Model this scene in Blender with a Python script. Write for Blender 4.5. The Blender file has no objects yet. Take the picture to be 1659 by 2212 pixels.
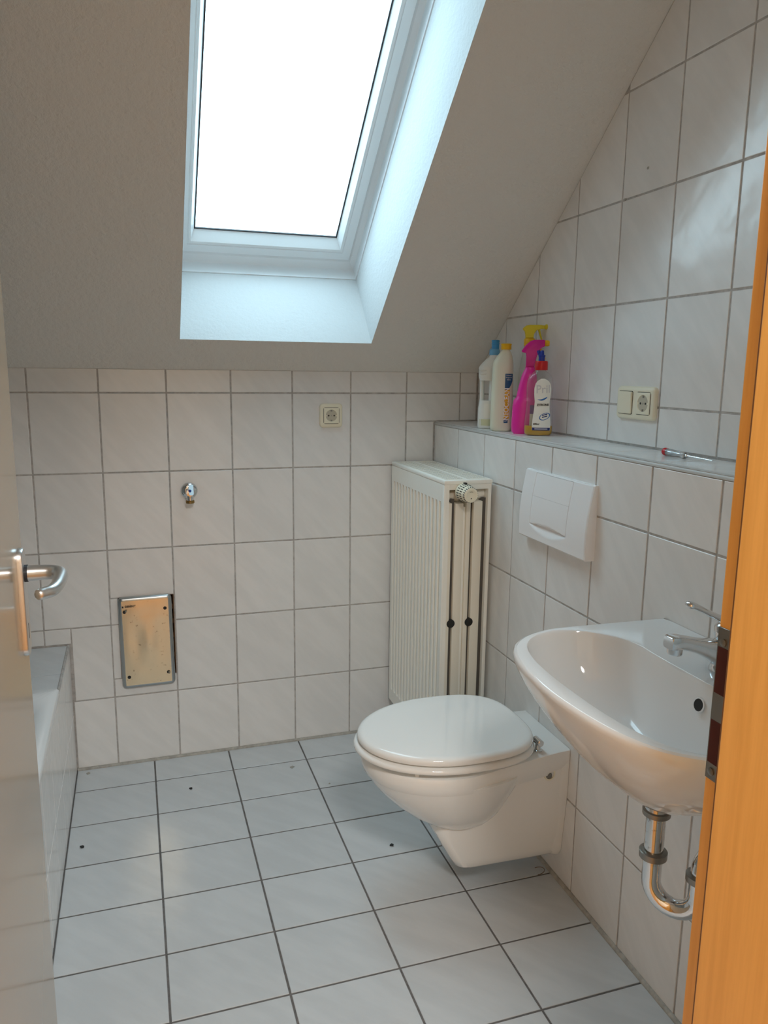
import bpy, bmesh, math, random
from mathutils import Vector, Matrix
random.seed(7)
SC = bpy.context.scene
COL = SC.collection
PI = math.pi

# ------------------------------------------------------------------ camera
CAM = Vector((0.30179, -2.56854, 1.33153))
YAW, PITCH, ROLL, FPX = 0.31539, -0.18361, 0.01222, 1661.57
cd = bpy.data.cameras.new('camera')
cam = bpy.data.objects.new('camera', cd)
COL.objects.link(cam)
cd.sensor_fit = 'HORIZONTAL'
cd.sensor_width = 36.0
cd.lens = FPX / 1659.0 * 36.0
cd.clip_start = 0.02
_f = Vector((math.sin(YAW) * math.cos(PITCH), math.cos(YAW) * math.cos(PITCH), math.sin(PITCH)))
_r = Vector((math.cos(YAW), -math.sin(YAW), 0))
_u = _r.cross(_f)
_r2 = _r * math.cos(ROLL) + _u * math.sin(ROLL)
_u2 = -_r * math.sin(ROLL) + _u * math.cos(ROLL)
cam.matrix_world = Matrix(((_r2.x, _u2.x, -_f.x, CAM.x), (_r2.y, _u2.y, -_f.y, CAM.y), (_r2.z, _u2.z, -_f.z, CAM.z), (0, 0, 0, 1)))
SC.camera = cam

# ------------------------------------------------------------------ sky, exposure
SKY_COL = (0.60, 0.85, 1.0)
SKY_STRENGTH = 7.4
HALL_FILL_W = 36.0  # power of the added hall lamp that fills the room
w = bpy.data.worlds.new('overcast_sky')
SC.world = w
w.use_nodes = True
wn = w.node_tree.nodes
wn['Background'].inputs[0].default_value = (*SKY_COL, 1)
wn['Background'].inputs[1].default_value = SKY_STRENGTH
SC.view_settings.view_transform = 'Standard'
SC.view_settings.look = 'None'
SC.view_settings.gamma = 1.0
SC.view_settings.use_curve_mapping = False
SC.view_settings.exposure = 0.07
SC.cycles.max_bounces = 14
SC.cycles.diffuse_bounces = 8
SC.cycles.glossy_bounces = 6
SC.cycles.transmission_bounces = 10
SC.cycles.transparent_max_bounces = 16
SC.cycles.sample_clamp_indirect = 6.0
SC.cycles.caustics_reflective = False
SC.cycles.caustics_refractive = False

# ------------------------------------------------------------------ dimensions (metres)
XL, XU = 1.3259, 1.4894          # lower (boxed-in) and upper right wall planes
TW, TH = 0.203, 0.25152          # wall tile pitch
R1 = 1.24935                     # height of the top joint of the back wall
LEDGE = 1.150
KS, C0 = 0.853, 1.324            # sloped ceiling: z = C0 - KS*y
SL = math.hypot(1, KS)
WO = Vector((0, -0.105, C0 + 0.105 * KS))          # bottom edge of the roof window opening
WS = Vector((0, -1 / SL, KS / SL))                 # up the slope
WN = Vector((0, KS / SL, 1 / SL))                  # out through the roof
WX0, WX1, WLEN = 0.448, 1.055, 1.20
YD = -1.963                      # bathroom face of the door wall
YH = -2.16                       # hall face of the door wall
XLEFT = -0.68
ZC = 2.45

# portal: guides sky sampling through the roof window, gives off no light itself
pl = bpy.data.lights.new('roof_window_portal', 'AREA')
pl.shape = 'RECTANGLE'
pl.size, pl.size_y = 0.62, 1.22
pl.cycles.is_portal = True
po = bpy.data.objects.new('roof_window_portal', pl)
COL.objects.link(po)
pc = WO + Vector((0.75, 0, 0)) + WS * 0.6 + WN * 0.40
po.matrix_world = Matrix(((1, WS.x, WN.x, pc.x), (0, WS.y, WN.y, pc.y), (0, WS.z, WN.z, pc.z), (0, 0, 0, 1)))

# ================================================================== materials
MATS = {}
def mat(name, color, rough=0.5, metal=0.0, spec=0.5, coat=0.0, trans=0.0, ior=1.45, emit=None, emit_s=0.0, sss=0.0):
    m = bpy.data.materials.new(name)
    m.use_nodes = True
    b = m.node_tree.nodes['Principled BSDF']
    b.inputs['Base Color'].default_value = (*color, 1)
    b.inputs['Roughness'].default_value = rough
    b.inputs['Metallic'].default_value = metal
    b.inputs['Specular IOR Level'].default_value = spec
    b.inputs['Coat Weight'].default_value = coat
    b.inputs['Coat Roughness'].default_value = 0.06
    b.inputs['Transmission Weight'].default_value = trans
    b.inputs['IOR'].default_value = ior
    if sss:
        b.inputs['Subsurface Weight'].default_value = sss
        b.inputs['Subsurface Radius'].default_value = (0.01, 0.01, 0.01)
    if emit:
        b.inputs['Emission Color'].default_value = (*emit, 1)
        b.inputs['Emission Strength'].default_value = emit_s
    MATS[name] = m
    return m
def nodes(m):
    return m.node_tree.nodes, m.node_tree.links, m.node_tree.nodes['Principled BSDF']
def noise_tex(m, coord='Object', scale=(1, 1, 1), rot=(0, 0, 0), nscale=5, detail=3, rough=0.5, rnd=False):
    n, l, b = nodes(m)
    tc = n.new('ShaderNodeTexCoord')
    mp = n.new('ShaderNodeMapping')
    mp.vector_type = 'TEXTURE'
    mp.inputs['Scale'].default_value = tuple(1.0 / c_ for c_ in scale)
    mp.inputs['Rotation'].default_value = rot
    src = tc.outputs[coord]
    l.new(src, mp.inputs['Vector'])
    if rnd:
        oi = n.new('ShaderNodeObjectInfo')
        mu = n.new('ShaderNodeMath'); mu.operation = 'MULTIPLY'; mu.inputs[1].default_value = 37.0
        l.new(oi.outputs['Random'], mu.inputs[0])
        cx = n.new('ShaderNodeCombineXYZ')
        l.new(mu.outputs[0], cx.inputs[0]); l.new(mu.outputs[0], cx.inputs[1])
        l.new(cx.outputs[0], mp.inputs['Location'])
    t = n.new('ShaderNodeTexNoise')
    t.inputs['Scale'].default_value = nscale
    t.inputs['Detail'].default_value = detail
    t.inputs['Roughness'].default_value = rough
    l.new(mp.outputs[0], t.inputs['Vector'])
    return t
def ramp(m, fac, stops):
    n, l, b = nodes(m)
    r = n.new('ShaderNodeValToRGB')
    e = r.color_ramp.elements
    e[0].position, e[0].color = stops[0][0], (*stops[0][1], 1)
    e[1].position, e[1].color = stops[-1][0], (*stops[-1][1], 1)
    for p, c in stops[1:-1]:
        k = e.new(p); k.color = (*c, 1)
    l.new(fac, r.inputs[0])
    return r
def bump(m, fac, strength, dist):
    n, l, b = nodes(m)
    bp = n.new('ShaderNodeBump')
    bp.inputs['Strength'].default_value = strength
    bp.inputs['Distance'].default_value = dist
    l.new(fac, bp.inputs['Height'])
    l.new(bp.outputs[0], b.inputs['Normal'])
    return bp

def tile_mat(name, base, streak, rough, wavy):
    m = mat(name, base, rough, spec=0.75)
    n, l, b = nodes(m)
    t = noise_tex(m, scale=(1, 4.5, 1), rot=(0, 0, -0.85), nscale=5.0, detail=4, rough=0.55, rnd=True)
    r = ramp(m, t.outputs['Fac'], [(0.40, streak), (0.62, base)])
    oi = n.new('ShaderNodeObjectInfo')
    mr = n.new('ShaderNodeMapRange')
    mr.inputs['To Min'].default_value = 0.965; mr.inputs['To Max'].default_value = 1.02
    l.new(oi.outputs['Random'], mr.inputs['Value'])
    hs = n.new('ShaderNodeHueSaturation')
    l.new(r.outputs[0], hs.inputs['Color']); l.new(mr.outputs[0], hs.inputs['Value'])
    l.new(hs.outputs[0], b.inputs['Base Color'])
    t2 = noise_tex(m, nscale=wavy, detail=2, rough=0.45, rnd=True)
    bump(m, t2.outputs['Fac'], 0.35, 0.004)
    return m
tile_mat('wall_tile', (0.82, 0.81, 0.80), (0.775, 0.768, 0.758), 0.20, 16)
tile_mat('floor_tile', (0.585, 0.61, 0.63), (0.545, 0.57, 0.59), 0.30, 22)

def grout_mat(name, col):
    m = mat(name, col, 0.9, spec=0.2)
    t = noise_tex(m, nscale=45, detail=4, rough=0.65)
    r = ramp(m, t.outputs['Fac'], [(0.35, tuple(c * 0.75 for c in col)), (0.7, tuple(c * 1.15 for c in col))])
    m.node_tree.links.new(r.outputs[0], nodes(m)[2].inputs['Base Color'])
    return m
grout_mat('grout', (0.50, 0.475, 0.455))
grout_mat('floor_grout', (0.17, 0.16, 0.155))
grout_mat('sealant', (0.45, 0.43, 0.39))

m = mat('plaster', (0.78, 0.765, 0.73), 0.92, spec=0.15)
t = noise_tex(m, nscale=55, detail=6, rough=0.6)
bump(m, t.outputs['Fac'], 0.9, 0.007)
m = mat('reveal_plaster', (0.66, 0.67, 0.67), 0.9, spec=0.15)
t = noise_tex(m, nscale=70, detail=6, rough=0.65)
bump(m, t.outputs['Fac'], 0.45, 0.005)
mat('hall_paint', (0.80, 0.70, 0.55), 0.85)
mat('window_white', (0.80, 0.82, 0.83), 0.32)
mat('gasket', (0.03, 0.03, 0.035), 0.5)
mat('ceramic', (0.87, 0.865, 0.845), 0.06, coat=0.3)
mat('basin_ceramic', (0.80, 0.80, 0.80), 0.07, coat=0.3)
mat('enamel', (0.80, 0.81, 0.82), 0.10)
mat('seat_plastic', (0.88, 0.875, 0.855), 0.045)
mat('white_plastic', (0.87, 0.865, 0.875), 0.14)
mat('cream_plastic', (0.84, 0.79, 0.63), 0.30)
mat('cream_dark', (0.52, 0.48, 0.38), 0.45)
mat('rad_white', (0.90, 0.885, 0.82), 0.28)
mat('rad_yellow', (0.83, 0.78, 0.67), 0.42)
mat('dark', (0.02, 0.018, 0.016), 0.7)
mat('dim_metal', (0.42, 0.40, 0.36), 0.4, metal=0.6)
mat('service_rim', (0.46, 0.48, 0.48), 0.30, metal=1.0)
mat('convector_gap_shade', (0.10, 0.09, 0.08), 0.6)  # shade of the gaps between the panels, put into the fin colour
mat('chrome', (0.74, 0.75, 0.76), 0.08, metal=1.0)
mat('alu', (0.72, 0.71, 0.70), 0.33, metal=1.0)
mat('steel_dark', (0.30, 0.28, 0.25), 0.35, metal=1.0)
mat('brass_old', (0.34, 0.22, 0.08), 0.4, metal=1.0)
mat('black_mark', (0.015, 0.015, 0.015), 0.5)
mat('blue_dot', (0.005, 0.03, 0.22), 0.35)
mat('hole_brown', (0.16, 0.085, 0.04), 0.9)
mat('cavity_red', (0.055, 0.008, 0.005), 0.7)
mat('edge_profile', (0.52, 0.52, 0.51), 0.4)
mat('seal_brown', (0.22, 0.10, 0.03), 0.6)
mat('copper_nut', (0.30, 0.12, 0.05), 0.45, metal=0.8)

m = mat('tarnished_chrome', (0.66, 0.66, 0.65), 0.12, metal=1.0)
t = noise_tex(m, nscale=60, detail=5, rough=0.7)
r = ramp(m, t.outputs['Fac'], [(0.34, (0.22, 0.20, 0.18)), (0.45, (0.68, 0.68, 0.67))])
m.node_tree.links.new(r.outputs[0], nodes(m)[2].inputs['Base Color'])

m = mat('service_steel_reflection', (0.80, 0.66, 0.46), 0.27, metal=1.0)  # gold tone is the hall's warm reflection put into the base colour
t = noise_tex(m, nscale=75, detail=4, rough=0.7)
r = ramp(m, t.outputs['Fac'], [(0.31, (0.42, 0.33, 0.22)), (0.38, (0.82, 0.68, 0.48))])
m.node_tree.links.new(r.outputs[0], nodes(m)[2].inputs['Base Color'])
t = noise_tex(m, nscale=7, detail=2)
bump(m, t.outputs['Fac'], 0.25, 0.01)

def wood_mat(name, c1, c2, rough):
    m = mat(name, c1, rough, spec=0.4)
    t = noise_tex(m, scale=(60, 60, 3.0), nscale=1.6, detail=5, rough=0.6)
    r = ramp(m, t.outputs['Fac'], [(0.32, c2), (0.66, c1)])
    m.node_tree.links.new(r.outputs[0], nodes(m)[2].inputs['Base Color'])
    return m
wood_mat('beech_frame', (0.84, 0.46, 0.125), (0.74, 0.385, 0.095), 0.38)
wood_mat('hall_floor_wood', (0.52, 0.27, 0.09), (0.42, 0.20, 0.06), 0.4)
mat('door_lacquer', (0.46, 0.375, 0.275), 0.16, coat=0.2)

# bottles
mat('hdpe_white', (0.80, 0.81, 0.78), 0.35, sss=0.0)
mat('hdpe_cream', (0.74, 0.74, 0.60), 0.35)
mat('liquid_band', (0.62, 0.63, 0.42), 0.35)
mat('cap_blue', (0.055, 0.30, 0.62), 0.30)
mat('cap_blue_pale', (0.16, 0.42, 0.68), 0.35)
mat('cap_yellow', (0.85, 0.50, 0.01), 0.32)
mat('trigger_yellow', (0.72, 0.60, 0.02), 0.30)
mat('pink', (0.80, 0.03, 0.36), 0.22)
mat('pink_deep', (0.62, 0.01, 0.27), 0.28)
mat('cap_red', (0.55, 0.01, 0.015), 0.3)
mat('nozzle_blue', (0.01, 0.035, 0.33), 0.3)
mat('label_white', (0.85, 0.85, 0.80), 0.35)
mat('label_grey', (0.62, 0.62, 0.64), 0.4)
mat('label_blue', (0.02, 0.10, 0.22), 0.4)
mat('label_yellow', (0.75, 0.45, 0.02), 0.4)
mat('label_violet', (0.25, 0.10, 0.35), 0.4)
mat('print_navy', (0.015, 0.03, 0.16), 0.4)
mat('print_blue', (0.04, 0.16, 0.45), 0.4)
mat('soap_yellow', (0.78, 0.43, 0.01), 0.08, trans=0.3, ior=1.34)
mat('handle_red', (0.55, 0.01, 0.02), 0.25)
mat('clear_handle', (0.82, 0.84, 0.86), 0.08, trans=0.7, ior=1.45)

def clear_shell(name, tint, refl_rough=0.05, body=0.06, body_col=(0.8, 0.8, 0.8)):
    """thin clear plastic or glass: transparent with a Fresnel sheen and a little haze"""
    m = bpy.data.materials.new(name)
    m.use_nodes = True
    n, l = m.node_tree.nodes, m.node_tree.links
    n.clear()
    o = n.new('ShaderNodeOutputMaterial')
    tr = n.new('ShaderNodeBsdfTransparent'); tr.inputs[0].default_value = (*tint, 1)
    gl = n.new('ShaderNodeBsdfGlossy'); gl.inputs['Roughness'].default_value = refl_rough
    df = n.new('ShaderNodeBsdfDiffuse'); df.inputs[0].default_value = (*body_col, 1)
    lw = n.new('ShaderNodeLayerWeight'); lw.inputs['Blend'].default_value = 0.5
    pw = n.new('ShaderNodeMath'); pw.operation = 'POWER'; pw.inputs[1].default_value = 4.0
    fr = n.new('ShaderNodeMath'); fr.operation = 'MULTIPLY_ADD'; fr.inputs[1].default_value = 0.6; fr.inputs[2].default_value = 0.04
    l.new(lw.outputs['Facing'], pw.inputs[0]); l.new(pw.outputs[0], fr.inputs[0])
    m1 = n.new('ShaderNodeMixShader'); m1.inputs[0].default_value = body
    m2 = n.new('ShaderNodeMixShader')
    l.new(tr.outputs[0], m1.inputs[1]); l.new(df.outputs[0], m1.inputs[2])
    l.new(fr.outputs[0], m2.inputs[0]); l.new(m1.outputs[0], m2.inputs[1]); l.new(gl.outputs[0], m2.inputs[2])
    l.new(m2.outputs[0], o.inputs[0])
    MATS[name] = m
    return m
clear_shell('pane_glass', (0.97, 0.985, 0.98), 0.0, 0.0)
clear_shell('clear_pet', (0.96, 0.965, 0.95), 0.06, 0.05)

# ================================================================== mesh helpers
def link(name, me, material=None, parent=None, smooth=None, **props):
    o = bpy.data.objects.new(name, me)
    COL.objects.link(o)
    if material is not None:
        if not me.materials:
            me.materials.append(MATS[material])
    if parent is not None:
        o.parent = parent
    if smooth is not None:
        for p in me.polygons: p.use_smooth = True
        if smooth < 179:
            me.set_sharp_from_angle(angle=math.radians(smooth))
    for k, v in props.items(): o[k] = v
    return o
def mesh_of(verts, faces, name='m'):
    me = bpy.data.meshes.new(name)
    me.from_pydata([tuple(v) for v in verts], [], [tuple(f) for f in faces])
    bm = bmesh.new(); bm.from_mesh(me)
    bmesh.ops.recalc_face_normals(bm, faces=bm.faces)
    bm.to_mesh(me); bm.free()
    return me
class MB:
    """collects shapes for ONE mesh"""
    def __init__(s): s.v = []; s.f = []
    def add(s, V, F):
        k = len(s.v); s.v += [Vector(v) for v in V]; s.f += [tuple(i + k for i in f) for f in F]; return s
    def box(s, a, b, bev=0.0, seg=1):
        (x0, y0, z0), (x1, y1, z1) = a, b
        x0, x1 = min(x0, x1), max(x0, x1); y0, y1 = min(y0, y1), max(y0, y1); z0, z1 = min(z0, z1), max(z0, z1)
        bm = bmesh.new()
        vs = [bm.verts.new((x, y, z)) for x in (x0, x1) for y in (y0, y1) for z in (z0, z1)]
        for f in ((0, 1, 3, 2), (4, 6, 7, 5), (0, 4, 5, 1), (2, 3, 7, 6), (0, 2, 6, 4), (1, 5, 7, 3)):
            bm.faces.new([vs[i] for i in f])
        if bev > 0:
            bmesh.ops.bevel(bm, geom=list(bm.edges), offset=bev, segments=seg, affect='EDGES', profile=0.5)
        bm.verts.ensure_lookup_table(); bm.verts.index_update()
        s.add([v.co.copy() for v in bm.verts], [[v.index for v in f.verts] for f in bm.faces])
        bm.free(); return s
    def loft(s, rings, cap0=True, cap1=True, closed=True):
        n = len(rings[0]); k = len(s.v)
        for r in rings: s.v += [Vector(p) for p in r]
        for i in range(len(rings) - 1):
            for j in range(n if closed else n - 1):
                j2 = (j + 1) % n
                s.f.append((k + i * n + j, k + i * n + j2, k + (i + 1) * n + j2, k + (i + 1) * n + j))
        if cap0: s.f.append(tuple(k + j for j in range(n))[::-1])
        if cap1: s.f.append(tuple(k + (len(rings) - 1) * n + j for j in range(n)))
        return s
    def lathe(s, prof, origin=(0, 0, 0), axis=(0, 0, 1), seg=24, cap0=True, cap1=True):
        """prof: list of (radius, height along axis)"""
        ax = Vector(axis).normalized()
        a = ax.orthogonal().normalized(); b = ax.cross(a); o = Vector(origin)
        rings = []
        for r, h in prof:
            rings.append([o + ax * h + (a * math.cos(2 * PI * i / seg) + b * math.sin(2 * PI * i / seg)) * r for i in range(seg)])
        return s.loft(rings, cap0, cap1)
    def tube(s, pts, rad, seg=14, sx=1.0, sy=1.0, up=None, cap=True):
        pts = [Vector(p) for p in pts]
        rads = rad if isinstance(rad, (list, tuple)) else [rad] * len(pts)
        rings = []; prev = None
        for i, p in enumerate(pts):
            if i == 0: t = pts[1] - pts[0]
            elif i == len(pts) - 1: t = pts[-1] - pts[-2]
            else: t = (pts[i + 1] - p).normalized() + (p - pts[i - 1]).normalized()
            t.normalize()
            if prev is None:
                a = Vector(up) if up else t.orthogonal()
                a = (a - t * a.dot(t)).normalized()
            else:
                a = (prev - t * prev.dot(t)).normalized()
            prev = a; b = t.cross(a)
            rr = rads[i]
            rings.append([p + (a * math.cos(2 * PI * j / seg) * sx + b * math.sin(2 * PI * j / seg) * sy) * rr for j in range(seg)])
        return s.loft(rings, cap, cap)
    def prism(s, poly, mapf, h0, h1):
        n = len(poly); V = [mapf(u, v, h0) for u, v in poly] + [mapf(u, v, h1) for u, v in poly]
        F = [tuple(range(n))[::-1], tuple(range(n, 2 * n))] + [(i, (i + 1) % n, n + (i + 1) % n, n + i) for i in range(n)]
        return s.add(V, F)
    def mesh(s, name='m'): return mesh_of(s.v, s.f, name)
    def obj(s, name, material, parent=None, smooth=None, **props):
        return link(name, s.mesh(name), material, parent, smooth, **props)
def empty(name, loc=(0, 0, 0), rz=0.0, label=None, category=None, group=None, kind=None):
    o = bpy.data.objects.new(name, None)
    o.empty_display_size = 0.05
    COL.objects.link(o); o.location = loc; o.rotation_euler = (0, 0, rz)
    return tag(o, label, category, group, kind)
def tag(o, label=None, category=None, group=None, kind=None):
    if label: o['label'] = label
    if category: o['category'] = category
    if group: o['group'] = group
    if kind: o['kind'] = kind
    return o
def rel(parent):
    """turns a world point into the parent's local frame (parents only moved/rotated about z)"""
    L = Vector(parent.location); c, s_ = math.cos(-parent.rotation_euler.z), math.sin(-parent.rotation_euler.z)
    def f(p):
        q = Vector(p) - L
        return Vector((q.x * c - q.y * s_, q.x * s_ + q.y * c, q.z))
    return f
def catmull(pts, n=8, closed=False):
    P = [Vector(p) for p in pts]; out = []
    m_ = len(P); rng = range(m_) if closed else range(m_ - 1)
    for i in rng:
        p0 = P[(i - 1) % m_] if closed or i > 0 else P[0] * 2 - P[1]
        p1, p2 = P[i], P[(i + 1) % m_]
        p3 = P[(i + 2) % m_] if closed or i + 2 < m_ else P[-1] * 2 - P[-2]
        for k in range(n):
            t = k / n
            out.append(0.5 * ((2 * p1) + (p2 - p0) * t + (2 * p0 - 5 * p1 + 4 * p2 - p3) * t * t + (3 * p1 - p0 - 3 * p2 + p3) * t ** 3))
    if not closed: out.append(P[-1])
    return out
def resample(pts, n, closed=True):
    P = [Vector(p) for p in pts]
    if closed: P = P + [P[0]]
    d = [0]
    for a, b in zip(P, P[1:]): d.append(d[-1] + (b - a).length)
    out = []; k = 0
    for i in range(n):
        s = d[-1] * i / (n if closed else n - 1)
        while k < len(d) - 2 and d[k + 1] < s: k += 1
        t = (s - d[k]) / max(1e-9, d[k + 1] - d[k])
        out.append(P[k].lerp(P[k + 1], t))
    return out
def rrect(x0, y0, x1, y1, r, seg=5):
    out = []
    for cx, cy, a0 in ((x1 - r, y1 - r, 0), (x0 + r, y1 - r, 90), (x0 + r, y0 + r, 180), (x1 - r, y0 + r, 270)):
        for i in range(seg + 1):
            a = math.radians(a0 + 90 * i / seg); out.append((cx + r * math.cos(a), cy + r * math.sin(a)))
    return out
def text_mesh(s, size, depth=0.0004, bold=0.0, spacing=1.0):
    c = bpy.data.curves.new('t', 'FONT')
    c.body = s; c.size = size; c.extrude = depth; c.align_x = 'CENTER'; c.align_y = 'CENTER'
    c.offset = bold; c.space_character = spacing; c.resolution_u = 3
    o = bpy.data.objects.new('t', c); COL.objects.link(o)
    dg = bpy.context.evaluated_depsgraph_get()
    me = bpy.data.meshes.new_from_object(o.evaluated_get(dg))
    bpy.data.objects.remove(o); bpy.data.curves.remove(c)
    me.materials.clear()
    return me
def transform_mesh(me, fn):
    for v in me.vertices: v.co = fn(v.co)
    me.update(); return me

# ---------------------------------------------------------------- tiles
def clip(poly, a, b, c):
    """keep a*u+b*v<=c"""
    out = []
    for i, p in enumerate(poly):
        q = poly[(i + 1) % len(poly)]
        dp, dq = a * p[0] + b * p[1] - c, a * q[0] + b * q[1] - c
        if dp <= 0: out.append(p)
        if (dp < 0 < dq) or (dq < 0 < dp):
            t = dp / (dp - dq); out.append((p[0] + (q[0] - p[0]) * t, p[1] + (q[1] - p[1]) * t))
    return out
def area(poly): return 0.5 * sum(p[0] * q[1] - q[0] * p[1] for p, q in zip(poly, poly[1:] + poly[:1]))
def inset(poly, d):
    n = len(poly); res = list(poly)
    for i in range(n):
        p, q = poly[i], poly[(i + 1) % n]
        ex, ey = q[0] - p[0], q[1] - p[1]; L = math.hypot(ex, ey)
        if L < 1e-6: continue
        nx, ny = ey / L, -ex / L
        res = clip(res, nx, ny, nx * p[0] + ny * p[1] - d)
        if len(res) < 3: return None
    return res
def dedupe(poly):
    out = []
    for p in poly:
        if not out or math.hypot(p[0] - out[-1][0], p[1] - out[-1][1]) > 2e-4: out.append(p)
    if len(out) > 1 and math.hypot(out[0][0] - out[-1][0], out[0][1] - out[-1][1]) < 2e-4: out.pop()
    return out
TILE_CACHE = {}
def lay_tile(parent, poly, basis, material, joint=0.005, thick=0.008):
    """poly: CCW outline of the cell in wall coordinates; basis=(O,U,V,N) with N out of the wall, tile face at N=0"""
    poly = dedupe(poly)
    if len(poly) < 3 or area(poly) < 2.5e-4: return None
    p = inset(poly, joint / 2)
    if not p: return None
    p = dedupe(p); q = inset(p, 0.0012)
    if not q or len(q) != len(p): 
        q = p
    cu = sum(a for a, b in p) / len(p); cv = sum(b for a, b in p) / len(p)
    key = (material, tuple((round(a - cu, 4), round(b - cv, 4)) for a, b in p))
    if key in TILE_CACHE: me = TILE_CACHE[key]
    else:
        n = len(p); V = []
        for ring, h in ((p, -thick), (p, -0.0008), (q, 0.0)):
            V += [(a - cu, b - cv, h) for a, b in ring]
        F = [tuple(range(2 * n, 3 * n))]
        for r_ in range(2):
            for i in range(n): F.append((r_ * n + i, r_ * n + (i + 1) % n, (r_ + 1) * n + (i + 1) % n, (r_ + 1) * n + i))
        me = mesh_of(V, F, 'tile'); me.materials.append(MATS[material])
        TILE_CACHE[key] = me
    o = bpy.data.objects.new('tile', me); COL.objects.link(o); o.parent = parent
    O, U, V_, N = basis
    j = 0.0012
    M = Matrix(((U.x, V_.x, N.x, 0), (U.y, V_.y, N.y, 0), (U.z, V_.z, N.z, 0), (0, 0, 0, 1)))
    M = M @ Matrix.Rotation(random.uniform(-j, j), 4, 'X') @ Matrix.Rotation(random.uniform(-j, j), 4, 'Y')
    M.translation = O + U * cu + V_ * cv
    o.matrix_local = M
    return o
def rect(u0, v0, u1, v1): return [(u0, v0), (u1, v0), (u1, v1), (u0, v1)]
def cuts(lo, hi, joints):
    js = [lo] + sorted(j for j in joints if lo + 0.004 < j < hi - 0.004) + [hi]
    return list(zip(js, js[1:]))

# ================================================================== SETTING
ZROWS = [R1 - TH * k for k in range(0, 5)]          # 1.249 .. 0.243
GB = 0.0016                                          # grout lies this deep behind the tile face

# ---- floor
fl = MB().box((XLEFT - 0.1, 0.1, -0.10), (XU + 0.1, YD, -GB)).obj('floor', 'floor_grout')
tag(fl, 'white tiled bathroom floor with dark grey joints', None, kind='structure')
FB = (Vector((0, 0, 0)), Vector((1, 0, 0)), Vector((0, 1, 0)), Vector((0, 0, 1)))
XJ = [0.3196 + 0.25046 * i for i in range(0, 4)]
YJ = [-0.1463 - 0.19793 * j for j in range(0, 10)]
for x0, x1 in cuts(0.072, XL - 0.004, XJ):
    for y0, y1 in cuts(YD - 0.02, -0.004, YJ):
        lay_tile(fl, rect(x0, y0, x1, y1), FB, 'floor_tile', joint=0.005)
hf = MB().box((-1.0, YD - 0.02, -0.10), (2.0, -4.4, -0.001)).obj('floor_hall', 'hall_floor_wood')
tag(hf, 'warm brown wooden floor of the hall outside the door', None, kind='structure')

# ---- back wall, with the recess behind the service plate
HX0, HX1, HZ0, HZ1 = 0.228, 0.4045, 0.307, 0.584
wb = MB()
xs = [XLEFT - 0.1, HX0, HX1, XU + 0.1]; zs = [-0.1, HZ0, HZ1, 1.40]
for i in range(3):
    for j in range(3):
        if (i, j) != (1, 1):
            wb.box((xs[i], GB, zs[j]), (xs[i + 1], 0.12, zs[j + 1]))
wb.box((HX0, 0.05, HZ0), (HX1, 0.12, HZ1))
wb = wb.obj('wall_back', 'grout')
tag(wb, 'back wall of pale marbled tiles under the sloped ceiling', None, kind='structure')
BB = (Vector((0, 0, 0)), Vector((1, 0, 0)), Vector((0, 0, 1)), Vector((0, -1, 0)))
CJ = [TW * i for i in range(-3, 8)]
TOPZ = 1.3245
for k in range(-1, 5):
    z1 = TOPZ if k < 0 else ZROWS[k]
    z0 = ZROWS[k + 1] if k < 4 else 0.0025
    xr = XU - 0.002 if z0 > 1.1 else XL - 0.002
    for x0, x1 in cuts(XLEFT, XU - 0.002 if z1 > LEDGE else XL - 0.002, CJ):
        cell = rect(x0, z0, x1, z1)
        zm, xm = 0.5 * (z0 + z1), 0.5 * (x0 + x1)
        if k == 0 and x1 > XL:                    # row that the ledge runs into
            if x0 < XL - 0.01:
                lay_tile(wb, rect(x0, z0, XL - 0.002, LEDGE + 0.002), BB, 'wall_tile')
                lay_tile(wb, rect(x0, LEDGE + 0.002, x1, z1), BB, 'wall_tile', joint=0.003)
            else:
                lay_tile(wb, rect(x0, LEDGE + 0.002, x1, z1), BB, 'wall_tile')
            continue
        if xm > 0.203 and xm < 0.406 and k in (2, 3):   # tile cut round the service opening
            if k == 2:
                lay_tile(wb, rect(x0, HZ1, x1, z1), BB, 'wall_tile')
                lay_tile(wb, rect(x0, z0, HX0, HZ1), BB, 'wall_tile', joint=0.003)
            else:
                lay_tile(wb, rect(x0, z0, x1, HZ0), BB, 'wall_tile')
                lay_tile(wb, rect(x0, HZ0, HX0, z1), BB, 'wall_tile', joint=0.003)
            continue
        if z1 < 0.5 and x0 < 0.07:                # behind and beside the bath surround
            if k == 3:
                if x1 > 0.1:
                    lay_tile(wb, rect(0.079, z0, x1, z1), BB, 'wall_tile')
                    lay_tile(wb, rect(x0, 0.442, 0.079, z1), BB, 'wall_tile', joint=0.003)
                else:
                    lay_tile(wb, rect(x0, 0.442, x1, z1), BB, 'wall_tile')
            elif x1 > 0.1:
                lay_tile(wb, rect(0.074, z0, x1, z1), BB, 'wall_tile')
            continue
        lay_tile(wb, cell, BB, 'wall_tile')
rc = MB().box((HX0, 0.0475, HZ0), (HX1, 0.0495, HZ1)).box((HX1 - 0.003, 0.0, HZ0), (HX1 - 0.0005, 0.049, HZ1))
for zz in (0.36, 0.43, 0.48, 0.53): rc.box((HX1 - 0.010, 0.004, zz), (HX1 - 0.003, 0.03, zz + 0.02), 0.003)
rc.obj('raw_recess', 'hole_brown', wb, label='rough brown plaster edge of the opening')

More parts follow.
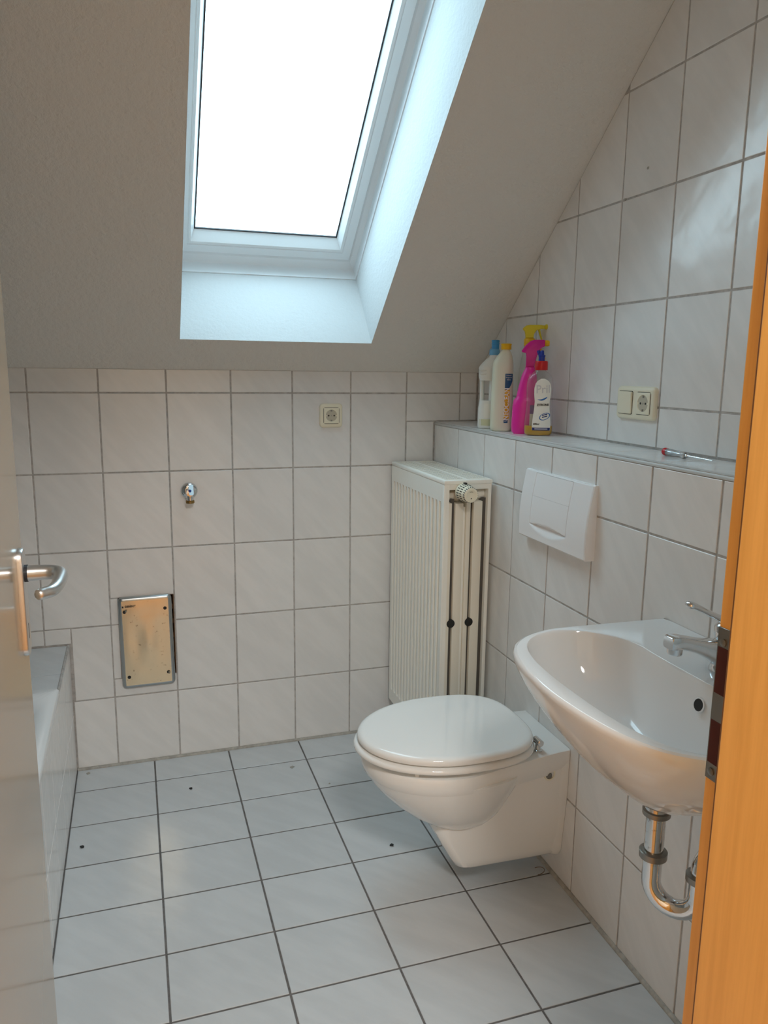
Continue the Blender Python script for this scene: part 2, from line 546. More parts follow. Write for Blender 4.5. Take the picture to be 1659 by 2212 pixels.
# ---- upper right wall
wr = MB().box((XU + GB, 0.1, -0.1), (XU + 0.12, YD - 0.02, ZC + 0.1)).obj('wall_right', 'grout')
tag(wr, 'upper right wall of pale tiles above the ledge', None, kind='structure')
UB = (Vector((XU, 0, 0)), Vector((0, -1, 0)), Vector((0, 0, 1)), Vector((-1, 0, 0)))   # u = -y
UJ = [0.41133 + TW * k for k in range(-2, 9)]
UZ = [R1 + TH * k for k in range(0, 5)]
for u0, u1 in cuts(0.002, -YD, UJ):
    for z0, z1 in cuts(LEDGE + 0.002, ZC, UZ):
        # wall_right seen from the room: u runs towards the door, so the outline is wound the other way round
        p = clip(rect(u0, z0, u1, z1), -KS, 1, C0 + 0.001)
        if len(p) >= 3:
            lay_tile(wr, p, UB, 'wall_tile')

for hy, hz, hr in ((-0.9135, 1.8085, 0.0042), (-0.828, 1.754, 0.0050)):
    MB().lathe([(hr, -0.002), (hr, 0.0004), (0.0, 0.0005)], (XU, hy, hz), (-1, 0, 0.2), 9).obj('drill_hole', 'dim_metal', wr)

# ---- boxed-in lower right wall with ledge
wl = MB().box((XL + GB, 0.05, -0.1), (XU + 0.05, YD - 0.02, LEDGE - GB)).obj('wall_right_lower', 'grout')
tag(wl, 'lower right wall boxed out to a tiled ledge', None, kind='structure')
LB = (Vector((XL, 0, 0)), Vector((0, -1, 0)), Vector((0, 0, 1)), Vector((-1, 0, 0)))
LJ = [0.62039 + TW * k for k in range(-3, 8)]
for u0, u1 in cuts(0.002, -YD, LJ):
    for z0, z1 in cuts(0.0025, LEDGE - 0.009, ZROWS):
        lay_tile(wl, rect(u0, z0, u1, z1), LB, 'wall_tile')
TB = (Vector((0, 0, LEDGE)), Vector((1, 0, 0)), Vector((0, 1, 0)), Vector((0, 0, 1)))
for y0, y1 in cuts(YD, -0.003, [-0.84 + TW * k for k in range(-6, 5)]):
    lay_tile(wl, rect(XL + 0.009, y0, XU - 0.001, y1), TB, 'wall_tile', joint=0.003)
prof = [(XL - 0.001, LEDGE - 0.010)] + [(XL + 0.009 - 0.010 * math.cos(a), LEDGE - 0.0095 + 0.010 * math.sin(a)) for a in [PI / 2 * i / 6 for i in range(7)]] + [(XL + 0.009, LEDGE - 0.010)]
MB().loft([[(x, y, z) for x, z in prof] for y in (0.0, YD)]).obj('edge_profile', 'edge_profile', wl, smooth=40, label='grey rounded edge strip along the ledge')

# ---- sealant joints
def strip(name, pts, label):
    o = MB().tube(pts, 0.0075, seg=10).obj(name, 'sealant', None, smooth=60)
    return tag(o, label, None, kind='structure')
strip('trim_1', [(0.074, -0.002, 0.0), (XL, -0.002, 0.0)], 'beige sealant joint where back wall meets floor')
strip('trim_2', [(XL - 0.002, 0, 0.0), (XL - 0.002, YD, 0.0)], 'beige sealant joint where right wall meets floor')

# ---- left wall, door wall, hall
o = MB().box((XLEFT, 0.1, -0.1), (XLEFT - 0.1, YD - 0.1, ZC + 0.1)).obj('wall_left', 'plaster'); tag(o, 'plain left wall beside the bathtub', None, kind='structure')
DX0, DX1, DZ = 0.09, 0.905, 2.03
o = (MB().box((XLEFT - 0.1, YD, -0.1), (DX0, YH, ZC + 0.1)).box((DX1, YD, -0.1), (XU + 0.1, YH, ZC + 0.1)).box((DX0, YD, DZ), (DX1, YH, ZC + 0.1))).obj('wall_front', 'plaster')
tag(o, 'wall with the doorway between hall and bathroom', None, kind='structure')
o = MB().box((-0.75, YH, -0.1), (-0.85, -4.3, ZC + 0.1)).obj('wall_hall_left', 'hall_paint'); tag(o, 'left wall of the hall', None, kind='structure')
o = MB().box((1.7, YH, -0.1), (1.8, -4.3, ZC + 0.1)).obj('wall_hall_right', 'hall_paint'); tag(o, 'right wall of the hall', None, kind='structure')
o = MB().box((-0.85, -4.2, -0.1), (1.8, -4.3, ZC + 0.1)).obj('wall_hall_back', 'hall_paint'); tag(o, 'far wall of the hall behind the viewer', None, kind='structure')
o = MB().box((-0.85, YD - 0.05, ZC), (1.8, -4.3, ZC + 0.1)).obj('ceiling_hall', 'hall_paint'); tag(o, 'flat ceiling of the hall', None, kind='structure')

# ---- ceiling: slope with the window opening, flat strip above
def W(x, s, n): return WO + Vector((x, 0, 0)) + WS * s + WN * n
STOP = (ZC - WO.z) / WS.z
ce = MB()
gx = [XLEFT - 0.05, WX0, WX1, XU + 0.05]; gs = [-0.19, 0.0, WLEN, STOP]
for i in range(3):
    for j in range(3):
        if (i, j) != (1, 1):
            ce.add([W(gx[i], gs[j], 0), W(gx[i + 1], gs[j], 0), W(gx[i + 1], gs[j + 1], 0), W(gx[i], gs[j + 1], 0)], [(0, 1, 2, 3)])
yt = W(0, STOP, 0).y
ce.add([(gx[0], yt, ZC), (gx[3], yt, ZC), (gx[3], YD - 0.05, ZC), (gx[0], YD - 0.05, ZC)], [(0, 1, 2, 3)])
ce = ce.obj('ceiling', 'plaster')
tag(ce, 'grey white sloped plaster ceiling of the attic bathroom', None, kind='structure')
RD = 0.29
LX0 = 0.432                                       # lining is a little wider than the cut on the left
rv = MB()
A = [(WX0, 0), (WX1, 0), (WX1, WLEN), (WX0, WLEN)]; B = [(LX0, 0), (WX1, 0), (WX1, WLEN), (LX0, WLEN)]
for i in range(4):
    j = (i + 1) % 4
    rv.add([W(*A[i], 0), W(*A[j], 0), W(*B[j], RD), W(*B[i], RD)], [(0, 1, 2, 3)])
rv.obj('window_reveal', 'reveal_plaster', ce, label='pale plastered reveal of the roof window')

# ---- roof window
wi = empty('window_1', W(0.5 * (LX0 + WX1), 0, RD), label='white roof window with a bright overcast sky behind it', kind='structure')
rw = rel(wi)
def ring_loft(name, material, prof, parent, x0=LX0, x1=WX1, s0=0.0, s1=WLEN, loc=None, **kw):
    """prof: (inset, n) pairs swept round the rectangle"""
    loc = loc or rw
    rings = []
    for q in prof:
        d, n = q[0], q[1]; e = q[2] if len(q) > 2 else 0.0      # e: the rails at bottom and top are that much wider
        rings.append([loc(W(x0 + d, s0 + d + e, n)), loc(W(x1 - d, s0 + d + e, n)), loc(W(x1 - d, s1 - d - e, n)), loc(W(x0 + d, s1 - d - e, n))])
    return MB().loft(rings, False, False).obj(name, material, parent, **kw)
ring_loft('frame', 'window_white', [(-0.004, RD + 0.03), (-0.004, RD - 0.003), (0.0035, RD - 0.003), (0.0035, RD + 0.003), (0.001, RD + 0.005), (0.003, RD + 0.041), (0.0045, RD + 0.0425), (0.020, RD + 0.047, 0.012), (0.0255, RD + 0.051, 0.017), (0.0255, RD + 0.12, 0.017), (-0.02, RD + 0.12)], wi)
ring_loft('sash', 'window_white', [(0.0285, RD + 0.11, 0.018), (0.0285, RD + 0.042, 0.018), (0.0300, RD + 0.0395, 0.018), (0.0570, RD + 0.0370, 0.020), (0.0580, RD + 0.0395, 0.020), (0.0610, RD + 0.0395, 0.021), (0.0620, RD + 0.0370, 0.021), (0.0675, RD + 0.0385, 0.022), (0.0800, RD + 0.0690, 0.035), (0.0800, RD + 0.11, 0.035)], wi)
ring_loft('gap_seal', 'gasket', [(0.0250, RD + 0.06, 0.017), (0.0290, RD + 0.06, 0.018)], wi)
ring_loft('gasket', 'gasket', [(0.0795, RD + 0.0675, 0.035), (0.0835, RD + 0.0675, 0.035), (0.0835, RD + 0.0715, 0.035), (0.0795, RD + 0.0715, 0.035)], wi)
d = 0.0795; e = 0.1145
MB().add([rw(W(x, s_, n)) for n in (RD + 0.070, RD + 0.074) for x, s_ in ((LX0 + d, e), (WX1 - d, e), (WX1 - d, WLEN - e), (LX0 + d, WLEN - e))],
         [(0, 1, 2, 3), (4, 5, 6, 7), (0, 1, 5, 4), (1, 2, 6, 5), (2, 3, 7, 6), (3, 0, 4, 7)]).obj('pane', 'pane_glass', wi)
ring_loft('outer_cladding', 'alu', [(0.0815, RD + 0.0745, 0.035), (0.0815, RD + 0.085, 0.035), (0.055, RD + 0.105, 0.02), (-0.03, RD + 0.125)], wi)
c = W(WX1 - 0.0165, 0.062, RD + 0.0462)
MB().lathe([(0.0035, 0), (0.0035, -0.0012), (0.0022, -0.0018)], rw(c), WN, 12).obj('cover_cap', 'window_white', wi, smooth=40)

# ---- bath surround (tiled) and bathtub
ba = MB().box((0.072 - 0.012, 0.0, -0.05), (0.072 - 0.0016 - 0.03, YD, 0.4345)).obj('wall_bath_apron', 'grout')
tag(ba, 'tiled front of the bathtub at the left edge', None, kind='structure')
bl = MB().box((XLEFT, 0.0, 0.36), (0.06, -0.385, 0.4384)).obj('wall_bath_ledge', 'grout')
tag(bl, 'tiled shelf between bathtub and back wall', None, kind='structure')
AB = (Vector((0.072, 0, 0)), Vector((0, 1, 0)), Vector((0, 0, 1)), Vector((1, 0, 0)))
for y0, y1 in cuts(YD, -0.004, [-0.25 - 0.2 * k for k in range(0, 9)]):
    for z0, z1 in cuts(0.003, 0.436, [0.2]):
        lay_tile(ba, rect(y0, z0, y1, z1), AB, 'wall_tile', joint=0.003, thick=0.011)
ATB = (Vector((0, 0, 0.440)), Vector((1, 0, 0)), Vector((0, 1, 0)), Vector((0, 0, 1)))
for x0, x1 in cuts(XLEFT, 0.068, [-0.18, -0.43]):
    for y0, y1 in cuts(-0.388, -0.004, [-0.25]):
        lay_tile(bl, rect(x0, y0, x1, y1), ATB, 'floor_tile', joint=0.003, thick=0.004)
MB().tube([(0.069, -0.004, 0.438), (0.069, -0.388, 0.438)], 0.0045, seg=8).obj('corner_joint', 'grout', ba, smooth=60)
bt = empty('bathtub', (-0.30, -1.16, 0), label='white enamel bathtub at the left edge behind the open door', category='bathtub')
rb = rel(bt)
def tub_ring(x0, y0, x1, y1, r, z): return [rb((x, y, z)) for x, y in rrect(x0, y0, x1, y1, r, 6)]
tx0, tx1, ty0, ty1 = XLEFT + 0.004, 0.0745, YD + 0.006, -0.392
MB().loft([tub_ring(tx0, ty0, tx1, ty1, 0.012, 0.436), tub_ring(tx0, ty0, tx1, ty1, 0.012, 0.452), tub_ring(tx0 + 0.004, ty0 + 0.004, tx1 - 0.004, ty1 - 0.004, 0.012, 0.457),
           tub_ring(tx0 + 0.05, ty0 + 0.07, tx1 - 0.05, ty1 - 0.06, 0.12, 0.455), tub_ring(tx0 + 0.062, ty0 + 0.085, tx1 - 0.062, ty1 - 0.075, 0.13, 0.44),
           tub_ring(tx0 + 0.10, ty0 + 0.20, tx1 - 0.10, ty1 - 0.13, 0.15, 0.15), tub_ring(tx0 + 0.15, ty0 + 0.28, tx1 - 0.15, ty1 - 0.20, 0.12, 0.09)], False, True).obj('tub', 'enamel', bt, smooth=50)
MB().lathe([(0.026, 0), (0.026, 0.004), (0.020, 0.006)], rb((-0.30, -0.75, 0.09)), (0, 0, 1), 20).obj('drain', 'chrome', bt, smooth=40)

# ================================================================== DOOR AND FRAME
tr = empty('trim_3', (0.848, -2.05, 0), label='orange beech door frame with a metal strike plate at the right edge', kind='structure')
rt = rel(tr)
XE, YE, XR, YR = 0.848, -1.991, 0.862, -1.9605
def fbox(name, a, b, material='beech_frame', bev=0.0008, parent=tr, seg=2, **kw):
    return MB().box(rt(a), rt(b), bev, seg).obj(name, material, parent, **kw)
fbox('jamb', (XE, YE, 0), (0.905, YH + 0.002, 2.02), bev=0.0015)
fbox('rebate', (XR, YE - 0.01, 0), (0.905, YR, 2.02), bev=0.0015)
fbox('seal', (XE + 0.0025, YE - 0.001, 0), (XR, YE + 0.004, 2.0), 'seal_brown', 0.001)
fbox('casing', (XR + 0.018, YR - 0.002, 0), (XR + 0.08, YR + 0.014, 2.08), bev=0.003)
fbox('casing', (XE, YH + 0.004, 0), (XE + 0.07, YH - 0.014, 2.08), bev=0.003)
LJX = 0.144
fbox('jamb', (LJX, YE, 0), (0.09, YH + 0.002, 2.02), bev=0.0015)
fbox('rebate', (0.13, YE - 0.01, 0), (0.09, YR + 0.002, 2.02), bev=0.002)
fbox('casing', (LJX, YH + 0.004, 0), (LJX - 0.07, YH - 0.014, 2.08), bev=0.003)
fbox('head', (0.09, YE, 2.0), (0.905, YH + 0.002, 2.03))
fbox('head_casing', (LJX - 0.07, YH + 0.004, 2.01), (XE + 0.07, YH - 0.014, 2.08), bev=0.003)
# strike plate on the rebate face
ZS0, ZS1 = 0.912, 1.078
sp = MB().box(rt((XR - 0.0012, YE + 0.006, ZS0)), rt((XR + 0.001, YR - 0.0005, ZS1)), 0.0004).obj('strike_plate', 'steel_dark', tr, smooth=40, label='dull steel strike plate')
for z0, z1 in ((0.9305, 0.978), (1.0075, 1.0576)):
    MB().box(rt((XR - 0.0016, YE + 0.0065, z0)), rt((XR + 0.010, YR - 0.0022, z1)), 0.0003).obj('latch_hole', 'cavity_red', sp)
for z in (0.9215, 1.063):
    MB().lathe([(0.0042, 0), (0.0042, 0.0012), (0.002, 0.0018)], rt((XR - 0.0012, YE + 0.0215, z)), (-1, 0, 0), 14).obj('screw', 'steel_dark', sp, smooth=40)

do = empty('door_1', (0.10, -1.95, 0), label='glossy cream door leaf opened into the bathroom at the left', kind='structure')
rd = rel(do)
MB().box(rd((0.082, -1.945, 0.008)), rd((0.1222, -1.247, 1.99)), 0.0012, 2).obj('leaf', 'door_lacquer', do)
FX = 0.1222
def plate_ring(z0, z1, y0, y1, r, x): return [rd((x, y, z)) for y, z in rrect(y0, z0, y1, z1, r, 6)]
hp = MB().loft([plate_ring(0.878, 1.0515, -1.309, -1.269, 0.018, FX - 0.0005), plate_ring(0.878, 1.0515, -1.309, -1.269, 0.018, FX + 0.006), plate_ring(0.8795, 1.050, -1.3075, -1.2705, 0.0165, FX + 0.0078)]).obj('handle_plate', 'alu', do, smooth=40)
MB().box(rd((FX + 0.0079, -1.2915, 0.905)), rd((FX + 0.0076, -1.2865, 0.93)), 0.0001).obj('keyhole', 'black_mark', hp)
MB().lathe([(0.0135, 0), (0.0135, 0.005)], rd((FX + 0.0075, -1.289, 1.011)), (1, 0, 0), 24).obj('collar', 'gasket', hp)
path = [(FX + 0.0095, -1.289, 1.011), (FX + 0.030, -1.289, 1.011), (FX + 0.046, -1.291, 1.011), (FX + 0.058, -1.300, 1.011), (FX + 0.0625, -1.318, 1.011), (FX + 0.0625, -1.345, 1.0105), (FX + 0.061, -1.372, 1.010), (FX + 0.056, -1.395, 1.0095), (FX + 0.047, -1.404, 1.009), (FX + 0.037, -1.412, 1.0085)]
path = catmull(path, 5)
rads = [0.0125 - 0.0042 * (i / (len(path) - 1)) for i in range(len(path))]
rads[-1] *= 0.55; rads[-2] *= 0.9
MB().tube([rd(p) for p in path], rads, seg=18, up=(0, 0, 1)).obj('lever', 'alu', do, smooth=60)
for z in (0.25, 1.75):
    MB().lathe([(0.008, 0), (0.008, 0.08)], rd((0.128, -1.957, z)), (0, 0, 1), 14).obj('hinge', 'alu', do, smooth=40)

# ================================================================== RADIATOR
ra = empty('radiator', (1.24, -0.26, 0.13), label='tall cream ribbed panel radiator in the corner beside the flush plate', category='radiator')
rr = rel(ra)
RX0, RX1, RY0, RY1, RZ0, RZ1 = 1.160, 1.314, -0.505, -0.022, 0.130, 1.000
def ribbed(xf, thick, name, depth=0.0150, sign=1):
    ny = 15; pitch = (RY1 - RY0 - 0.03) / ny
    ys = [(RY0, 0), (RY0 + 0.014, 0)]
    for i in range(ny):
        y = RY0 + 0.015 + i * pitch
        ys += [(y + pitch * 0.22, 0), (y + pitch * 0.34, 1), (y + pitch * 0.68, 1), (y + pitch * 0.80, 0)]
    ys += [(RY1 - 0.012, 0), (RY1, 0)]
    zs = [(RZ0, 0), (RZ0 + 0.045, 0), (RZ0 + 0.062, 1), (RZ1 - 0.068, 1), (RZ1 - 0.052, 0), (RZ1, 0)]
    front = [[rr((xf + sign * depth * a * b, y, z)) for y, a in ys] for z, b in zs]
    mb = MB(); n = len(ys)
    mb.loft(front, False, False, closed=False)
    k = len(mb.v)
    back = [[rr((xf + sign * thick, y, z)) for y in (RY0, RY1)] for z in (RZ0, RZ1)]
    mb.v += [back[0][0], back[0][1], back[1][0], back[1][1]]
    mb.f.append((k, k + 1, k + 3, k + 2))
    nz = len(zs)
    mb.f.append(tuple([i * n for i in range(nz)]) + (k + 2, k))
    mb.f.append(tuple([i * n + n - 1 for i in range(nz)]) + (k + 3, k + 1))
    mb.f.append(tuple(range(n)) + (k + 1, k))
    mb.f.append(tuple((nz - 1) * n + i for i in range(n)) + (k + 3, k + 2))
    return mb
fp = ribbed(RX0, 0.0165, 'front_panel').obj('front_panel', 'rad_white', ra, smooth=25)
# rim folded round the front panel edge, panel ends seen from the open side
def side_box(name, x0, x1, y0, z0, z1, material='rad_yellow', y1=RY1, bev=0.0015, **kw):
    return MB().box(rr((x0, y0, z0)), rr((x1, y1, z1)), bev, 2).obj(name, material, ra, smooth=40, **kw)
side_box('panel', 1.1695, 1.1885, -0.500, 0.135, 0.944)
side_box('panel', 1.2005, 1.2270, -0.497, 0.135, 0.942)
side_box('panel', 1.2355, 1.2495, -0.499, 0.135, 0.944)
side_box('panel', 1.2585, 1.2875, -0.500, 0.135, 0.947)
side_box('back_panel', 1.3030, 1.3140, -0.503, 0.130, 1.000, 'rad_white')
side_box('weld_seam', 1.2270, 1.2350, -0.4935, 0.14, 0.93, 'rad_white')
# corrugated convector sheets between the panels
def fins(x0, x1, z0, z1, name='convector'):
    n = 40; pts = []
    for i in range(n * 2 + 1):
        y = -0.488 + (RY1 - 0.01 + 0.488) * i / (2 * n)
        pts.append((x0 if i % 2 else x1, y))
    mb = MB().loft([[rr((x, y, z0)) for x, y in pts], [rr((x, y, z1)) for x, y in pts]], False, False, closed=False)
    return mb.obj(name, 'convector_gap_shade', ra)
fins(1.1890, 1.2000, 0.15, 0.955); fins(1.2500, 1.2580, 0.15, 0.955); fins(1.2880, 1.3025, 0.15, 0.955)
for x in (1.1945, 1.2545):
    h = MB().lathe([(0.0132, 0), (0.0132, 0.0062), (0.0128, 0.0064), (0.0, 0.0064)], rr((x, -0.4945, 0.571)), (0, -1, 0), 24, True, False).obj('side_port', 'dark', ra, smooth=40)
# headers and connection pieces in the open top corner
MB().lathe([(0.019, 0), (0.019, 0.045)], rr((1.256, -0.462, 0.965)), (1, 0, 0), 20).obj('header_pipe', 'rad_white', ra, smooth=40)
MB().lathe([(0.019, 0), (0.019, 0.05)], rr((1.170, -0.462, 0.962)), (1, 0, 0), 20).obj('header_pipe', 'rad_yellow', ra, smooth=40)
MB().tube([rr((1.185, -0.47, 0.94)), rr((1.185, -0.47, 0.965))], 0.009, 12).obj('vent_plug', 'dim_metal', ra, smooth=40)
# top grille
tg = MB().box(rr((RX0 - 0.001, RY0 - 0.003, 1.000)), rr((RX1 + 0.001, RY1 + 0.002, 1.013)), 0.003, 2).obj('top_grille', 'rad_white', ra, smooth=40)
for x0, x1 in ((1.170, 1.232), (1.242, 1.305)):
    mb = MB().box(rr((x0, RY0 + 0.010, 1.0126)), rr((x1, RY1 - 0.010, 1.0134)))
    mb.obj('grille_field', 'rad_yellow', tg)
    mb = MB()
    for i in range(22):
        for j in range(3):
            y = RY0 + 0.022 + i * 0.0202; x = x0 + 0.011 + j * (x1 - x0 - 0.022) / 2
            mb.box(rr((x - 0.0032, y - 0.0042, 1.0132)), rr((x + 0.0032, y + 0.0042, 1.0142)))
    mb.obj('slots', 'rad_white', tg, kind='stuff')
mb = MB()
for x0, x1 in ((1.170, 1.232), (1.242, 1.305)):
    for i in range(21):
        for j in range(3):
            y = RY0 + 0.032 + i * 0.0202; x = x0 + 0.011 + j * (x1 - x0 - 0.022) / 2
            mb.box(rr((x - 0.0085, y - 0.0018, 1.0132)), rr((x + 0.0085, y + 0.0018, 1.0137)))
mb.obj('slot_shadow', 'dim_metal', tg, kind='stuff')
side_box('top_bracket', 1.1655, 1.3085, -0.5035, 0.984, 1.001, 'rad_white', y1=-0.496)
side_box('front_lip', 1.1590, 1.1665, -0.5065, 0.14, 0.995, 'rad_white', y1=-0.494)
for z in (0.86, 0.2):
    side_box('wall_bracket', 1.3140, 1.3262, -0.12, z, z + 0.06, 'dim_metal', y1=-0.10)
# thermostat head
th = empty('thermostat_head', (0, 0, 0)); th.parent = ra
tb, tdir = rr((1.216, -0.492, 0.979)), Vector((0.02, -1, -0.02)).normalized()
MB().lathe([(0.011, -0.02), (0.011, 0.004), (0.0165, 0.006), (0.0165, 0.014)], tb, tdir, 20).obj('collar_nut', 'copper_nut', th, smooth=30)
MB().lathe([(0.0175, 0.012), (0.0235, 0.015), (0.0255, 0.022), (0.0262, 0.034), (0.0258, 0.045), (0.0238, 0.062), (0.0222, 0.074), (0.0212, 0.0775), (0.016, 0.0785), (0.0155, 0.0780), (0.0, 0.0780)], tb, tdir, 40, True, False).obj('knob', 'cream_plastic', th, smooth=50)
a_ = tdir.orthogonal().normalized(); b_ = tdir.cross(a_)
mb = MB(); mb2 = MB()
for i in range(22):
    an = 2 * PI * i / 22
    rad = a_ * math.cos(an) + b_ * math.sin(an); tan = -a_ * math.sin(an) + b_ * math.cos(an)
    for h0, h1, r0, r1 in ((0.032, 0.045, 0.0264, 0.0260), (0.050, 0.060, 0.0254, 0.0243), (0.070, 0.0765, 0.0229, 0.0219)):
        V = []
        for hh, rr_ in ((h0, r0), (h1, r1)):
            for tt in (-0.0012, 0.0012):
                for dr in (-0.002, 0.0004):
                    V.append(tb + tdir * hh + rad * (rr_ + dr) + tan * tt)
        mb.add(V, [(0, 1, 3, 2), (4, 6, 7, 5), (0, 4, 5, 1), (2, 3, 7, 6), (0, 2, 6, 4), (1, 5, 7, 3)])
mb.obj('vent_slots', 'black_mark', th, kind='stuff')
u_ = Vector((0, 0, 1)); u_ = (u_ - tdir * u_.dot(tdir)).normalized()
s_ = tdir.cross(u_)
mb = MB()
for i in range(9):
    an = math.radians(60 + 60 * i / 9); an2 = math.radians(60 + 60 * (i + 1) / 9)
    P = []
    for aa in (an, an2):
        for r_ in (0.0095, 0.0108): P.append(tb + tdir * 0.0782 + (s_ * math.cos(aa) + u_ * math.sin(aa)) * r_)
    mb.add(P, [(0, 1, 3, 2)])
mb.lathe([(0.0017, 0.0779), (0.0017, 0.0783)], tb - u_ * 0.0095, tdir, 10)
mb.obj('dial_marks', 'black_mark', th)
MB().box(rr((1.2125, -0.535, 1.003)), rr((1.2195, -0.522, 1.009)), 0.0005).obj('pointer', 'black_mark', th)

# ================================================================== TOILET
TY = -0.867
to = empty('toilet', (1.10, TY, 0.06), label='white wall-hung toilet with closed lid in front of the radiator', category='toilet')
rq = rel(to)
def resample2(poly): return [(p.x, p.y) for p in resample([(a, b, 0) for a, b in poly], 48)]
def egg(xf, xr, hw, z, xc=1.03, nf=2.0, nr=2.6, N=56, hwr=None):
    out = []
    for i in range(N):
        a = 2 * PI * i / N; c, s = math.cos(a), math.sin(a)
        n_ = nr if c > 0 else nf
        ex = 2.0 / n_
        x = xc + math.copysign(abs(c) ** ex, c) * ((xr - xc) if c > 0 else (xc - xf))
        y = hw * math.copysign(abs(s) ** ex, s)
        if hwr is not None and c > 0:
            t = (x - xc) / (xr - xc)
            lim = hw + (hwr - hw) * t * t * (3 - 2 * t)
            y = max(-lim, min(lim, y))
        out.append(rq((x, TY + y, z)))
    return out
bowl = MB()
deck = lambda xf, hw, z, hr=0.122, xr=XL - 0.001: egg(xf, xr, hw, z, nr=14, hwr=hr)
bowl.loft([deck(0.840, 0.160, 0.318, 0.112), deck(0.815, 0.173, 0.340, 0.119), deck(0.809, 0.1765, 0.358), deck(0.809, 0.1765, 0.374), deck(0.813, 0.1735, 0.381), deck(0.822, 0.166, 0.3835, 0.117)])
bowl.loft([egg(1.06, 1.13, 0.03, 0.170, xc=1.09), egg(1.000, 1.145, 0.070, 0.178, xc=1.06), egg(0.958, 1.16, 0.100, 0.198, xc=1.05), egg(0.912, 1.175, 0.126, 0.230, xc=1.04), egg(0.876, 1.19, 0.144, 0.262, xc=1.035),
           egg(0.847, 1.205, 0.158, 0.294, xc=1.03), egg(0.827, 1.22, 0.168, 0.322, xc=1.03), egg(0.815, 1.23, 0.174, 0.348, xc=1.03)])
def trunk(xf, hf, hr, z, r=0.03):
    pts = [(XL - 0.001, TY - hr), (XL - 0.001, TY + hr)]
    c1 = []
    for i in range(9):
        a = PI / 2 * i / 8
        c1.append((xf + r - r * math.sin(a), TY + hf - r + r * math.cos(a)))
    c2 = []
    for i in range(9):
        a = PI / 2 * i / 8
        c2.append((xf + r - r * math.cos(a), TY - hf + r - r * math.sin(a)))
    return [rq((x, y, z)) for x, y in pts + [(1.22, TY + hr * 0.97)] + c1 + c2 + [(1.22, TY - hr * 0.97)]]
bowl.loft([trunk(1.065, 0.070, 0.074, 0.070), trunk(1.050, 0.080, 0.088, 0.0715), trunk(1.038, 0.087, 0.096, 0.079), trunk(1.026, 0.090, 0.102, 0.099), trunk(1.002, 0.090, 0.108, 0.142), trunk(0.985, 0.088, 0.111, 0.176),
           trunk(0.990, 0.088, 0.113, 0.200), trunk(1.04, 0.092, 0.116, 0.25), trunk(1.10, 0.10, 0.118, 0.33)])
# flange that meets the wall
fl_ = lambda x, d: [rq((x, TY + (y - TY) * (0.86 + 0.14 * max(0.0, min(1.0, (z - 0.066) / 0.2))), z)) for y, z in resample2(rrect(TY - 0.120 + d, 0.068 + d, TY + 0.120 - d, 0.383 - d, 0.022, 5))]
bowl.loft([fl_(1.288, 0.010), fl_(1.305, 0.003), fl_(1.3165, 0.0), fl_(1.3252, 0.0)])
bo = bowl.obj('bowl', 'ceramic', to, smooth=35)
def seat_ring(xf, xr, hw, z, off=0.0): return egg(xf + off, xr - off, hw - off, z, xc=1.035, nr=3.0, N=64)
sf, sr, sh = 0.790, 1.243, 0.1840
st = MB()
st.loft([seat_ring(sf, sr, sh, 0.3970, 0.004), seat_ring(sf, sr, sh, 0.3995, 0.0005), seat_ring(sf, sr, sh, 0.4045, 0.0), seat_ring(sf, sr, sh, 0.4095, 0.003), seat_ring(sf, sr, sh, 0.4120, 0.009), seat_ring(sf, sr, sh, 0.4120, 0.045), seat_ring(sf, sr, sh, 0.3935, 0.050)], True, False)
st.obj('seat', 'seat_plastic', to, smooth=60)
lf, lr_, lh = 0.799, 1.241, 0.1800
MB().loft([seat_ring(lf, lr_, lh, 0.4175, 0.010), seat_ring(lf, lr_, lh, 0.4185, 0.002), seat_ring(lf, lr_, lh, 0.4240, 0.0), seat_ring(lf, lr_, lh, 0.4310, 0.0025), seat_ring(lf, lr_, lh, 0.4350, 0.008), seat_ring(lf, lr_, lh, 0.4366, 0.014), seat_ring(lf, lr_, lh, 0.4371, 0.020), seat_ring(lf, lr_, lh, 0.4372, 0.06), seat_ring(lf, lr_, lh, 0.4372, 0.12)]).obj('lid', 'seat_plastic', to, smooth=60)
for dx, dy in ((0.905, -0.130), (0.905, 0.130), (1.12, -0.150), (1.12, 0.150)):
    MB().lathe([(0.006, 0), (0.006, 0.0065)], rq((dx, TY + dy, 0.4115)), (0, 0, 1), 10).obj('buffer', 'seat_plastic', to)
    MB().lathe([(0.006, 0), (0.006, 0.011)], rq((dx, TY + dy, 0.3830)), (0, 0, 1), 10).obj('buffer', 'seat_plastic', to)
for sy in (-1, 1):
    hg = MB().lathe([(0.011, 0), (0.011, 0.003), (0.0075, 0.005), (0.0075, 0.020)], rq((1.243, TY + sy * 0.102, 0.3835)), (0, 0, 1), 18).obj('hinge', 'chrome', to, smooth=40)
    MB().lathe([(0.0070, 0), (0.0088, 0.002), (0.0088, 0.030), (0.0070, 0.032)], rq((1.241, TY + sy * 0.120, 0.4095)), (0, -sy * 1.0, 0), 16).obj('hinge_pin', 'chrome', hg, smooth=40)
# fixing bolt pocket on the side facing the door
fb = MB().lathe([(0.0160, -0.004), (0.0160, 0.003), (0.0120, 0.0035), (0.0120, -0.003)], rq((1.272, TY - 0.1150, 0.320)), (0, -1, 0), 20, False, False).obj('fixing_sleeve', 'cream_plastic', to, smooth=40)
MB().lathe([(0.0118, -0.003), (0.0118, 0.001), (0.005, 0.0012), (0.005, 0.006), (0.0, 0.006)], rq((1.272, TY - 0.1150, 0.320)), (0, -1, 0), 12).obj('bolt', 'steel_dark', fb, smooth=40)

